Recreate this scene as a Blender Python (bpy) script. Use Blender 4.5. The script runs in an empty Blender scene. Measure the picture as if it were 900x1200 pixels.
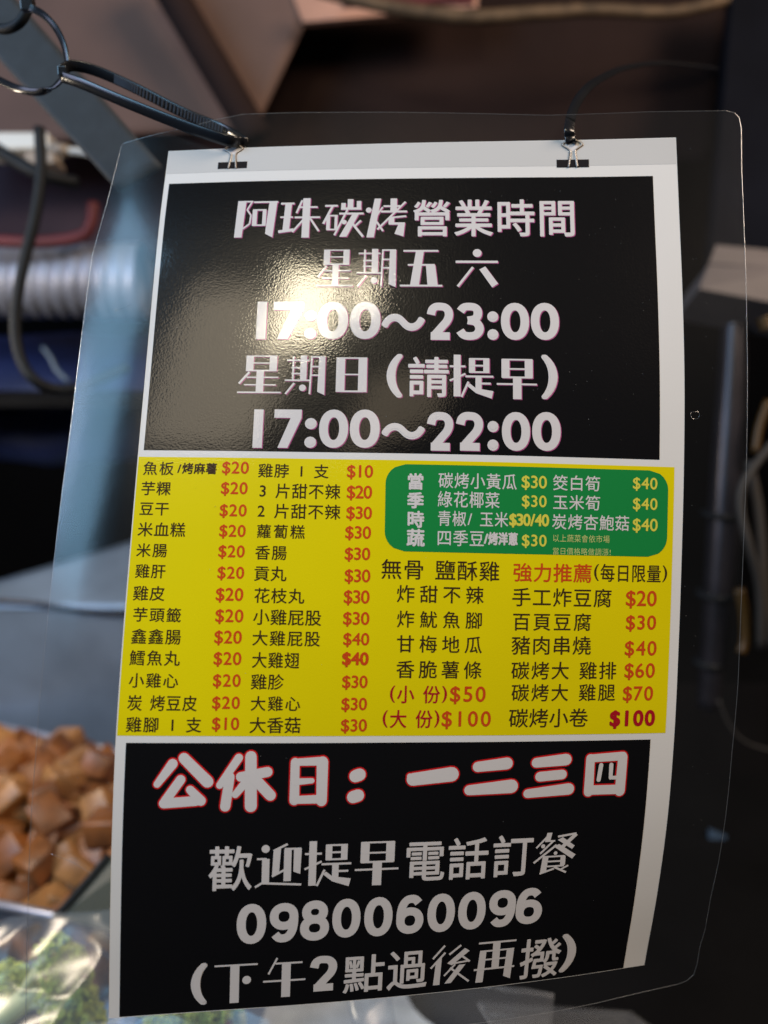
import bpy, bmesh, math, random
from mathutils import Vector, Matrix, noise, Quaternion
R = math.radians
random.seed(7)
sc = bpy.context.scene
col = sc.collection

# ------------------------------------------------------------------ camera
cd = bpy.data.cameras.new('camera')
cam = bpy.data.objects.new('camera', cd); col.objects.link(cam)
cam.location = (0, 0, 1.4); cam.rotation_euler = (R(78), 0, 0)
cd.sensor_fit = 'VERTICAL'; cd.sensor_height = 36; cd.lens = 27
cd.clip_start = 0.01; cd.clip_end = 60
cd.dof.use_dof = True; cd.dof.focus_distance = 0.296; cd.dof.aperture_fstop = 4.8
sc.camera = cam

# ------------------------------------------------------------------ light
w = bpy.data.worlds.new('World'); sc.world = w; w.use_nodes = True
w.node_tree.nodes['Background'].inputs[0].default_value = (0.55, 0.6, 0.8, 1)
w.node_tree.nodes['Background'].inputs[1].default_value = 0.007
sc.view_settings.view_transform = 'Standard'; sc.view_settings.look = 'None'
sc.view_settings.exposure = 0; sc.view_settings.gamma = 1

def area(name, loc, target, sx, sy, power, colr, spread=180):
    l = bpy.data.lights.new(name, 'AREA'); l.shape = 'RECTANGLE'; l.size = sx; l.size_y = sy
    l.energy = power; l.color = colr; l.spread = R(spread)
    o = bpy.data.objects.new(name, l); col.objects.link(o); o.location = loc
    o.rotation_euler = (Vector(target) - Vector(loc)).to_track_quat('-Z', 'Y').to_euler()
    return o
area('bulb_panel_lamp', (-0.257, -0.516, 2.391), (-0.030, 0.314, 1.416), 0.14, 0.19, 3.1, (1.0, .87, .62))
area('bulb_strip_lamp', (-0.126, -0.521, 2.436), (-0.007, 0.315, 1.421), 0.03, 0.12, 0.6, (1.0, .86, .62))
area('cool_side_lamp', (-0.842, -0.175, 2.055), (-0.111, 0.307, 1.390), 0.5, 0.75, 8.5, (.35, .68, 1.0))
area('added_sheen_lamp', (-0.436, -0.633, 2.364), (-0.063, 0.306, 1.395), 0.26, 0.36, 1.05, (1.0, .84, .62))  # unseen lamp added for the broad warm sheen on the upper panel
area('added_sheen_lamp', (-0.015, -0.802, 2.246), (0.007, 0.298, 1.380), 0.22, 0.2, 0.22, (1.0, .80, .55))  # second added lamp, carries the warm sheen lower down

area('soft_stall_lamp', (.95, .0, 2.3), (0, .3, 1.42), .6, .5, 18, (1.0, .78, .60))
area('cool_fill_lamp', (-1.3, .0, 1.9), (0, .3, 1.4), .6, .6, 5, (.62, .68, 1.0))
area('added_tray_lamp', (-.62, .5, 1.5), (-.3, .58, 1.0), .09, .12, 2.3, (1.0, .84, .64))  # unseen warm lamp added near the tray for contrast on the tofu


# ------------------------------------------------------------------ helpers
def tagit(o, label=None, cat=None, group=None, kind=None):
    if label: o['label'] = label
    if cat: o['category'] = cat
    if group: o['group'] = group
    if kind: o['kind'] = kind
    return o

def link(name, me, m=None, parent=None):
    o = bpy.data.objects.new(name, me); col.objects.link(o)
    if m and not me.materials: me.materials.append(m)
    if parent:
        o.parent = parent
        if parent.type == 'EMPTY': o.matrix_parent_inverse = Matrix.Translation(-parent.location)
    return o

def mesh(name, V, F, m=None, parent=None, smooth=False):
    me = bpy.data.meshes.new(name); me.from_pydata([tuple(v) for v in V], [], F); me.update()
    if smooth: me.polygons.foreach_set('use_smooth', [True] * len(F))
    return link(name, me, m, parent)

def empty(name, loc=(0, 0, 0)):
    o = bpy.data.objects.new(name, None); col.objects.link(o); o.location = loc; o.empty_display_size = .02
    return o

def mat(name, base, rough=.5, metal=0, spec=.5, coat=0, coat_rough=.1, bump=0, bscale=800, var=0, vscale=60, coatbump=True, trans=0):
    m = bpy.data.materials.new(name); m.use_nodes = True
    nt = m.node_tree; b = nt.nodes['Principled BSDF']
    b.inputs['Base Color'].default_value = (*base, 1); b.inputs['Roughness'].default_value = rough
    b.inputs['Metallic'].default_value = metal; b.inputs['Specular IOR Level'].default_value = spec
    b.inputs['Coat Weight'].default_value = coat; b.inputs['Coat Roughness'].default_value = coat_rough
    tc = nt.nodes.new('ShaderNodeTexCoord')
    if var:
        n = nt.nodes.new('ShaderNodeTexNoise'); n.inputs['Scale'].default_value = vscale; n.inputs['Detail'].default_value = 6
        nt.links.new(tc.outputs['Object'], n.inputs['Vector'])
        r = nt.nodes.new('ShaderNodeValToRGB')
        r.color_ramp.elements[0].position = .3; r.color_ramp.elements[1].position = .7
        r.color_ramp.elements[0].color = (*[max(0, c * (1 - var)) for c in base], 1)
        r.color_ramp.elements[1].color = (*[min(1, c * (1 + var)) for c in base], 1)
        nt.links.new(n.outputs[0], r.inputs[0]); nt.links.new(r.outputs[0], b.inputs['Base Color'])
    if bump:
        n = nt.nodes.new('ShaderNodeTexNoise'); n.inputs['Scale'].default_value = bscale; n.inputs['Detail'].default_value = 3
        nt.links.new(tc.outputs['Object'], n.inputs['Vector'])
        bp = nt.nodes.new('ShaderNodeBump'); bp.inputs['Strength'].default_value = bump; bp.inputs['Distance'].default_value = .0004
        nt.links.new(n.outputs[0], bp.inputs['Height'])
        nt.links.new(bp.outputs[0], b.inputs['Normal'])
        if coat: nt.links.new(bp.outputs[0], b.inputs['Coat Normal'])
    return m

def printed(name, base, var=0.0, grain=2e-05):
    """ink or paper seen through a textured laminate: matt colour under a rippled clear coat"""
    m = bpy.data.materials.new(name); m.use_nodes = True
    nt = m.node_tree; b = nt.nodes['Principled BSDF']; L = nt.links
    b.inputs['Base Color'].default_value = (*base, 1); b.inputs['Roughness'].default_value = .27
    b.inputs['Specular IOR Level'].default_value = .13
    b.inputs['Coat Weight'].default_value = 1; b.inputs['Coat Roughness'].default_value = .012; b.inputs['Coat IOR'].default_value = 1.45
    tc = nt.nodes.new('ShaderNodeTexCoord')
    if var:
        nn = nt.nodes.new('ShaderNodeTexNoise'); nn.inputs['Scale'].default_value = 25; nn.inputs['Detail'].default_value = 5
        L.new(tc.outputs['Object'], nn.inputs['Vector'])
        mx = nt.nodes.new('ShaderNodeMixRGB'); mx.inputs[1].default_value = (*base, 1)
        mx.inputs[2].default_value = (*[c * (1 - var) for c in base], 1)
        L.new(nn.outputs[0], mx.inputs[0]); L.new(mx.outputs[0], b.inputs['Base Color'])
    n1 = nt.nodes.new('ShaderNodeTexNoise'); n1.inputs['Scale'].default_value = 1350; n1.inputs['Detail'].default_value = 2
    n2 = nt.nodes.new('ShaderNodeTexNoise'); n2.inputs['Scale'].default_value = 90; n2.inputs['Detail'].default_value = 2
    for n in (n1, n2): L.new(tc.outputs['Object'], n.inputs['Vector'])
    b1 = nt.nodes.new('ShaderNodeBump'); b1.inputs['Strength'].default_value = 1; b1.inputs['Distance'].default_value = 2.5e-05
    b2 = nt.nodes.new('ShaderNodeBump'); b2.inputs['Strength'].default_value = 1; b2.inputs['Distance'].default_value = 2e-05
    b3 = nt.nodes.new('ShaderNodeBump'); b3.inputs['Strength'].default_value = 1; b3.inputs['Distance'].default_value = grain
    L.new(n2.outputs[0], b2.inputs['Height']); L.new(n1.outputs[0], b1.inputs['Height']); L.new(b2.outputs[0], b1.inputs['Normal'])
    L.new(b1.outputs[0], b.inputs['Coat Normal'])
    L.new(n1.outputs[0], b3.inputs['Height']); L.new(b2.outputs[0], b3.inputs['Normal']); L.new(b3.outputs[0], b.inputs['Normal'])
    return m

def clear(name, tint=(1, 1, 1), rough=.05, ior=1.45, haze=(.5, .55, .6), hz=.03, boost=1.0, bump=0, bscale=200, bdist=.0005):
    """thin clear plastic: straight-through view, Fresnel mirror, a trace of milky haze"""
    m = bpy.data.materials.new(name); m.use_nodes = True
    nt = m.node_tree; nt.nodes.clear(); N = nt.nodes.new; L = nt.links
    out = N('ShaderNodeOutputMaterial'); tr = N('ShaderNodeBsdfTransparent'); tr.inputs[0].default_value = (*tint, 1)
    gl = N('ShaderNodeBsdfGlossy'); gl.inputs['Roughness'].default_value = rough; gl.inputs[0].default_value = (1, 1, 1, 1)
    df = N('ShaderNodeBsdfDiffuse'); df.inputs[0].default_value = (*haze, 1)
    fr = N('ShaderNodeFresnel'); fr.inputs[0].default_value = ior
    mu = N('ShaderNodeMath'); mu.operation = 'MULTIPLY'; mu.inputs[1].default_value = boost; mu.use_clamp = True
    m1 = N('ShaderNodeMixShader'); m2 = N('ShaderNodeMixShader'); m1.inputs[0].default_value = hz
    L.new(tr.outputs[0], m1.inputs[1]); L.new(df.outputs[0], m1.inputs[2])
    L.new(fr.outputs[0], mu.inputs[0]); L.new(mu.outputs[0], m2.inputs[0])
    L.new(m1.outputs[0], m2.inputs[1]); L.new(gl.outputs[0], m2.inputs[2]); L.new(m2.outputs[0], out.inputs[0])
    if bump:
        tc = N('ShaderNodeTexCoord'); n = N('ShaderNodeTexNoise'); n.inputs['Scale'].default_value = bscale; n.inputs['Detail'].default_value = 4
        L.new(tc.outputs['Object'], n.inputs['Vector'])
        bp = N('ShaderNodeBump'); bp.inputs['Strength'].default_value = bump; bp.inputs['Distance'].default_value = bdist
        L.new(n.outputs[0], bp.inputs['Height']); L.new(bp.outputs[0], gl.inputs['Normal']); L.new(bp.outputs[0], fr.inputs['Normal'])
    return m

def smoothpath(P, k=6):
    P = [Vector(p) for p in P]
    if len(P) < 3: return P
    Q = [2 * P[0] - P[1]] + P + [2 * P[-1] - P[-2]]
    out = []
    for i in range(1, len(Q) - 2):
        a, b, c, d = Q[i - 1:i + 3]
        for s in range(k):
            t = s / k
            out.append(.5 * ((2 * b) + (c - a) * t + (2 * a - 5 * b + 4 * c - d) * t * t + (3 * b - a - 3 * c + d) * t ** 3))
    out.append(P[-1]); return out

def sweep(name, path, prof, m, parent=None, up=None, caps=True, scale=None):
    """sweep a closed 2-D profile along a path; up = vector or list for the profile's y axis"""
    V = []; F = []; n = len(prof); K = len(path)
    prev = None
    for i, p in enumerate(path):
        t = (path[min(i + 1, K - 1)] - path[max(i - 1, 0)]).normalized()
        if up is not None: u = Vector(up)
        else: u = prev if prev is not None else (Vector((0, 0, 1)) if abs(t.z) < .9 else Vector((1, 0, 0)))
        u = (u - t * u.dot(t)).normalized(); prev = u; s = t.cross(u)
        k = scale(i / (K - 1)) if scale else 1
        for (a, b) in prof: V.append(p + s * (a * k) + u * (b * k))
    for i in range(K - 1):
        for j in range(n):
            F.append((i * n + j, i * n + (j + 1) % n, (i + 1) * n + (j + 1) % n, (i + 1) * n + j))
    if caps: F.append(tuple(range(n))[::-1]); F.append(tuple((K - 1) * n + j for j in range(n)))
    return mesh(name, V, F, m, parent, True)

def circ(r, n=10): return [(r * math.cos(2 * math.pi * i / n), r * math.sin(2 * math.pi * i / n)) for i in range(n)]
def tube(name, P, r, m, parent=None, k=6, n=10, scale=None): return sweep(name, smoothpath(P, k), circ(r, n), m, parent, scale=scale)
def ribbon(name, P, wd, th, m, parent=None, up=(0, 0, 1), k=8):
    a, b = th / 2, wd / 2; c = th * .3
    return sweep(name, smoothpath(P, k), [(-a, -b + c), (-a + c, -b), (a - c, -b), (a, -b + c), (a, b - c), (a - c, b), (-a + c, b), (-a, b - c)], m, parent, up=up)

def hexa(name, c8, m, parent=None, bevel=0):
    """box from 8 corners: bottom ring 0-3, top ring 4-7"""
    F = [(3, 2, 1, 0), (4, 5, 6, 7), (0, 1, 5, 4), (1, 2, 6, 5), (2, 3, 7, 6), (3, 0, 4, 7)]
    o = mesh(name, c8, F, m, parent)
    if bevel:
        import bmesh
        bm = bmesh.new(); bm.from_mesh(o.data)
        bmesh.ops.bevel(bm, geom=bm.edges[:], offset=bevel, segments=2, affect='EDGES', profile=.6)
        bm.to_mesh(o.data); bm.free()
    return o
def slab(name, q, thick, m, parent=None, bevel=0, dirn=None):
    """quad q (4 points) given thickness away from the viewer"""
    q = [Vector(p) for p in q]
    n = (q[1] - q[0]).cross(q[3] - q[0]).normalized() if dirn is None else Vector(dirn)
    if dirn is None and n.y < 0: n = -n
    return hexa(name, [p + n * thick for p in q] + q, m, parent, bevel)
def box(name, lo, hi, m, parent=None, bevel=0):
    (a, b, c), (d, e, f) = lo, hi
    return hexa(name, [(a, b, c), (d, b, c), (d, e, c), (a, e, c), (a, b, f), (d, b, f), (d, e, f), (a, e, f)], m, parent, bevel)

# ------------------------------------------------------------------ the bent sheet: paper millimetres -> place
GU = (-37.8, 247.79999999999998)
GV = (-34.0347, 374.3812)
GP = [[(-0.1280, 0.3693, 1.5110), (-0.0925, 0.3660, 1.5118), (-0.0570, 0.3626, 1.5127), (-0.0215, 0.3593, 1.5134), (0.0141, 0.3561, 1.5141), (0.0497, 0.3531, 1.5147), (0.0853, 0.3502, 1.5152), (0.1208, 0.3472, 1.5156), (0.1564, 0.3442, 1.5161)],
      [(-0.1289, 0.3529, 1.4812), (-0.0933, 0.3500, 1.4818), (-0.0578, 0.3469, 1.4825), (-0.0222, 0.3442, 1.4829), (0.0134, 0.3419, 1.4832), (0.0490, 0.3398, 1.4833), (0.0847, 0.3378, 1.4834), (0.1203, 0.3355, 1.4837), (0.1559, 0.3331, 1.4839)],
      [(-0.1298, 0.3367, 1.4513), (-0.0942, 0.3338, 1.4519), (-0.0586, 0.3314, 1.4522), (-0.0229, 0.3294, 1.4523), (0.0127, 0.3278, 1.4522), (0.0484, 0.3264, 1.4521), (0.0840, 0.3251, 1.4519), (0.1197, 0.3236, 1.4518), (0.1554, 0.3223, 1.4516)],
      [(-0.1305, 0.3212, 1.4209), (-0.0949, 0.3192, 1.4211), (-0.0593, 0.3174, 1.4212), (-0.0236, 0.3155, 1.4212), (0.0120, 0.3141, 1.4211), (0.0477, 0.3129, 1.4208), (0.0834, 0.3121, 1.4204), (0.1191, 0.3118, 1.4199), (0.1548, 0.3120, 1.4191)],
      [(-0.1313, 0.3066, 1.3902), (-0.0956, 0.3053, 1.3900), (-0.0599, 0.3039, 1.3899), (-0.0243, 0.3024, 1.3898), (0.0114, 0.3011, 1.3896), (0.0471, 0.3004, 1.3892), (0.0828, 0.3004, 1.3885), (0.1185, 0.3015, 1.3874), (0.1541, 0.3031, 1.3862)],
      [(-0.1319, 0.2923, 1.3593), (-0.0963, 0.2914, 1.3589), (-0.0606, 0.2904, 1.3587), (-0.0249, 0.2895, 1.3583), (0.0108, 0.2892, 1.3578), (0.0465, 0.2895, 1.3570), (0.0821, 0.2908, 1.3558), (0.1177, 0.2931, 1.3544), (0.1533, 0.2957, 1.3529)],
      [(-0.1326, 0.2779, 1.3284), (-0.0969, 0.2777, 1.3278), (-0.0612, 0.2773, 1.3273), (-0.0255, 0.2772, 1.3266), (0.0102, 0.2781, 1.3256), (0.0458, 0.2799, 1.3243), (0.0814, 0.2826, 1.3228), (0.1168, 0.2860, 1.3211), (0.1523, 0.2895, 1.3195)],
      [(-0.1331, 0.2638, 1.2974), (-0.0975, 0.2643, 1.2965), (-0.0618, 0.2649, 1.2956), (-0.0261, 0.2663, 1.2944), (0.0095, 0.2686, 1.2930), (0.0450, 0.2715, 1.2913), (0.0805, 0.2753, 1.2896), (0.1159, 0.2797, 1.2877), (0.1512, 0.2841, 1.2858)],
      [(-0.1337, 0.2508, 1.2659), (-0.0980, 0.2519, 1.2647), (-0.0624, 0.2541, 1.2633), (-0.0269, 0.2572, 1.2616), (0.0086, 0.2607, 1.2599), (0.0441, 0.2646, 1.2580), (0.0795, 0.2690, 1.2561), (0.1148, 0.2740, 1.2541), (0.1499, 0.2796, 1.2520)],
      [(-0.1344, 0.2404, 1.2335), (-0.0988, 0.2431, 1.2319), (-0.0633, 0.2463, 1.2302), (-0.0278, 0.2502, 1.2283), (0.0076, 0.2546, 1.2264), (0.0429, 0.2594, 1.2244), (0.0782, 0.2647, 1.2224), (0.1134, 0.2703, 1.2203), (0.1483, 0.2771, 1.2181)],
      [(-0.1353, 0.2326, 1.2003), (-0.0998, 0.2367, 1.1985), (-0.0644, 0.2409, 1.1966), (-0.0291, 0.2454, 1.1947), (0.0062, 0.2504, 1.1927), (0.0414, 0.2561, 1.1906), (0.0765, 0.2624, 1.1885), (0.1114, 0.2693, 1.1863), (0.1462, 0.2768, 1.1841)],
      [(-0.1362, 0.2261, 1.1669), (-0.1010, 0.2317, 1.1648), (-0.0657, 0.2367, 1.1629), (-0.0305, 0.2417, 1.1609), (0.0047, 0.2475, 1.1588), (0.0397, 0.2541, 1.1567), (0.0745, 0.2617, 1.1545), (0.1090, 0.2703, 1.1523), (0.1438, 0.2782, 1.1502)],
      [(-0.1372, 0.2197, 1.1335), (-0.1021, 0.2258, 1.1313), (-0.0669, 0.2319, 1.1292), (-0.0319, 0.2382, 1.1270), (0.0031, 0.2451, 1.1249), (0.0379, 0.2529, 1.1227), (0.0725, 0.2614, 1.1205), (0.1069, 0.2704, 1.1183), (0.1414, 0.2794, 1.1162)]]
def _cw(t, lo, hi, n):
    s = (t - lo) / ((hi - lo) / (n - 1)); k = int(max(0, min(n - 2, math.floor(s)))); f = s - k
    c = (-.5 * f + f * f - .5 * f ** 3, 1 - 2.5 * f * f + 1.5 * f ** 3, .5 * f + 2 * f * f - 1.5 * f ** 3, -.5 * f * f + .5 * f ** 3)
    w = [0.0] * n
    for j, cc in enumerate(c):
        i = k - 1 + j
        if i < 0: w[0] += 2 * cc; w[1] -= cc
        elif i >= n: w[-1] += 2 * cc; w[-2] -= cc
        else: w[i] += cc
    return [(i, x) for i, x in enumerate(w) if x]
GPV = [[Vector(p) for p in row] for row in GP]
def S0(u, v):
    p = Vector((0, 0, 0))
    wu = _cw(u, GU[0], GU[1], len(GPV[0]))
    for j, b in _cw(v, GV[0], GV[1], len(GPV)):
        for i, a in wu: p += GPV[j][i] * (a * b)
    return p
CP = Vector((0, 0, 1.4))
def S(u, v, n=0.0):
    p = S0(u, v); e = .5
    N = (S0(u, v + e) - S0(u, v - e)).cross(S0(u + e, v) - S0(u - e, v)).normalized()
    if N.y > 0: N = -N
    q = n - (0.005 * u * u if u < 0 else 0)
    return p + N * (q * 1e-3)

def patch(name, outline_or_rect, n, m, parent, step=3.0, radius=0):
    """a flat printed rectangle laid on the sheet, optionally with round corners"""
    x0, y0, x1, y1 = outline_or_rect
    nx = max(1, int((x1 - x0) / step)); ny = max(1, int((y1 - y0) / step))
    V = []; F = []
    for j in range(ny + 1):
        for i in range(nx + 1):
            u = x0 + (x1 - x0) * i / nx; v = y0 + (y1 - y0) * j / ny
            if radius:
                d = min(v - y0, y1 - v)
                if d < radius:
                    ins = radius - math.sqrt(max(0, radius ** 2 - (radius - d) ** 2))
                    u = x0 + ins + (x1 - x0 - 2 * ins) * i / nx
            V.append(S(u, v, n))
    for j in range(ny):
        for i in range(nx):
            a = j * (nx + 1) + i; F.append((a, a + nx + 1, a + nx + 2, a + 1))
    return mesh(name, V, F, m, parent, True)

# ------------------------------------------------------------------ lettering
_gl = {}
def glyph(ch):
    """one character as flat polygons in em units, measured ink box at origin"""
    if ch in _gl: return _gl[ch]
    c = bpy.data.curves.new('g', 'FONT'); c.body = ch; c.size = 1; c.resolution_u = 5
    o = bpy.data.objects.new('g', c); col.objects.link(o)
    dg = bpy.context.evaluated_depsgraph_get(); dg.update()
    me = bpy.data.meshes.new_from_object(o.evaluated_get(dg))
    V = [(v.co.x, v.co.y) for v in me.vertices]; F = [tuple(p.vertices) for p in me.polygons]
    bpy.data.objects.remove(o); bpy.data.curves.remove(c); bpy.data.meshes.remove(me)
    if V:
        x0 = min(v[0] for v in V); x1 = max(v[0] for v in V); y0 = min(v[1] for v in V); y1 = max(v[1] for v in V)
    else: x0 = x1 = y0 = y1 = 0
    _gl[ch] = (V, F, x0, x1, y0, y1); return _gl[ch]

def adv(ch):
    if ch == ' ': return .42
    if ord(ch) > 0x2000: return 1.0
    if ch in ':/!()': return .42
    return .62
def isc(ch): return ord(ch) > 0x2000

def _el(cx, cy, rx, ry, n=28, pw=.92):
    f = lambda a: math.copysign(abs(a) ** pw, a)
    return [(cx + rx * f(math.cos(2 * math.pi * i / n)), cy + ry * f(math.sin(2 * math.pi * i / n))) for i in range(n)] + ['close']
SIX = [(0, 68), (1, 44), (10, 20), (30, 4), (55, 0), (76, 3), (93, 14)]
DIG = {'0': [_el(50, 50, 50, 50)],
       '2': [[(0, 28), (8, 10), (26, 1), (50, 0), (75, 3), (92, 15), (95, 32), (84, 50), (60, 68), (22, 96)], [(0, 100), (100, 100)]],
       '3': [[(2, 16), (20, 3), (46, 0), (76, 3), (90, 14), (90, 30), (76, 42), (40, 47)], [(40, 47), (78, 52), (97, 66), (98, 82), (80, 96), (48, 100), (18, 96), (0, 82)]],
       '6': [_el(50, 70, 50, 30), SIX],
       '9': [_el(50, 30, 50, 30), [(100 - x, 100 - y) for x, y in SIX]],
       '8': [_el(50, 23, 42, 23), _el(50, 73, 50, 27)]}
def place_digit(ch, x0, x1, y0, y1):
    w_, h_ = x1 - x0, y1 - y0; V = []; F = []
    if ch == '1': return [(x0, y0, 0), (x1, y0, 0), (x1, y1, 0), (x0, y1, 0)], [(0, 1, 2, 3)]
    if ch == '7':
        q = [(0, 0), (100, 0), (100, 22), (52, 100), (16, 100), (60, 22)]
        V = [(x0 + a * w_ / 100, y0 + b * h_ / 100, 0) for a, b in q + [(0, 22)]]
        return V, [(0, 5, 6), (0, 1, 2, 5), (2, 3, 4, 5)]
    wx, wy = .305 * w_, .205 * h_          # stroke across and along
    for kz, path in enumerate(DIG[ch]):
        closed = path[-1] == 'close'; pts = [p for p in path if p != 'close']
        P = [Vector((x0 + wx / 2 + (w_ - wx) * a / 100, y0 + wy / 2 + (h_ - wy) * b / 100)) for a, b in pts]
        if not closed:
            P = [Vector((v.x, v.y)) for v in smoothpath([(p.x, p.y, 0) for p in P], 4)]
        n = len(P); n0 = len(V)
        for i in range(n):
            a = P[i - 1] if (closed or i) else P[0]; b = P[(i + 1) % n] if (closed or i < n - 1) else P[i]
            t_ = (b - a).normalized(); nn = Vector((-t_.y * wx / 2, t_.x * wy / 2))
            V += [(P[i].x + nn.x, P[i].y + nn.y, kz * .006), (P[i].x - nn.x, P[i].y - nn.y, kz * .006)]
        for i in range(n if closed else n - 1):
            j = (i + 1) % n; F.append((n0 + 2 * i, n0 + 2 * j, n0 + 2 * j + 1, n0 + 2 * i + 1))
    return V, F

def place_text(txt, x0, x1, y0, y1, bold=0.0, wscale=1.0):
    """-> V2, F for a run filling the ink box x0..x1, y0..y1 (mm, y down)"""
    V = []; F = []
    # horizontal slots
    tot = sum(adv(c) for c in txt); pos = []; a = 0
    for c in txt: pos.append((a, a + adv(c))); a += adv(c)
    h = y1 - y0
    if txt in DIG or txt in ('1', '7'): return place_digit(txt, x0, x1, y0, y1)
    if len(txt) == 1 and (not isc(txt) or txt == '～'):
        Vg, Fg, a0, a1, b0, b1 = glyph(txt); e = bold
        ax_ = (x1 - x0 - 2 * e) / (a1 - a0); ay_ = (h - 2 * e) / (b1 - b0)
        offs = [(math.cos(t * math.pi / 6) * e, math.sin(t * math.pi / 6) * e) for t in range(12)]
        for kx, (bx, by) in enumerate(offs + [(0, 0)]):
            n0 = len(V)
            for (x, y) in Vg: V.append((x0 + e + (x - a0) * ax_ + bx, y1 - e - (y - b0) * ay_ + by, kx * .006))
            F += [tuple(n0 + i for i in f) for f in Fg]
        return V, F
    anyc = any(isc(c) and c != '～' for c in txt)
    em = h / .93 if anyc else h / .74
    k = (x1 - x0 + (em * .06 if anyc else 0)) / tot          # mm per em of advance
    for c, (p, q) in zip(txt, pos):
        if c == ' ': continue
        Vg, Fg, gx0, gx1, gy0, gy1 = glyph(c)
        if not Vg: continue
        if isc(c) and c != '～':
            sx = sy = em; 
            sx = min(em * 1.12, k * .97) if k < em else em
            base = y1 - .035 * em; ox = x0 + (p + q) / 2 * k - .5 * sx
            fx = lambda x: ox + x * sx
            sy = em * .985; base = y1 - .07 * sy
            # CJK ink sits about -0.08..0.86 em round the baseline
            base = y0 + .86 * sy
        else:
            slot = (q - p) * k
            gw = gx1 - gx0
            if anyc:
                sy = em * .98; base = y0 + .83 * em
            else:
                sy = h / .71 if c != '～' else h / .71
                base = y1 - .01 * h
            sx = min(sy * wscale, slot * .95 / max(gw, .12))
            ox = x0 + (p + q) / 2 * k - (gx0 + gx1) / 2 * sx
            fx = lambda x: ox + x * sx
            if c in '()':
                sy = h / 1.0; base = y0 + gy1 * sy + (h - (gy1 - gy0) * sy) / 2
        offs = [(0, 0)]
        if bold:
            b = bold; d = b * .71
            offs = [(b, 0), (-b, 0), (0, b), (0, -b), (d, d), (-d, d), (d, -d), (-d, -d)] if bold > .12 else [(b, 0), (-b, 0), (0, b), (0, -b)]
        for kx, (bx, by) in enumerate(offs):
            n0 = len(V)
            for (x, y) in Vg: V.append((fx(x) + bx, base - y * sy + by, kx * .006))
            F += [tuple(n0 + i for i in f) for f in Fg]
    return V, F

def capsule(x1, y1, x2, y2, w1, w2, ax, ay, n=7):
    """tapered round-ended stroke as a polygon; ax, ay mm per glyph unit"""
    X1, Y1, X2, Y2 = x1 * ax, y1 * ay, x2 * ax, y2 * ay
    s = (ax + ay) / 2; r1, r2 = w1 * s / 2, w2 * s / 2
    a = math.atan2(Y2 - Y1, X2 - X1); P = []
    for i in range(n + 1):
        t = a + math.pi / 2 + math.pi * i / n; P.append((X1 + r1 * math.cos(t), Y1 + r1 * math.sin(t)))
    for i in range(n + 1):
        t = a - math.pi / 2 + math.pi * i / n; P.append((X2 + r2 * math.cos(t), Y2 + r2 * math.sin(t)))
    return P

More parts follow.
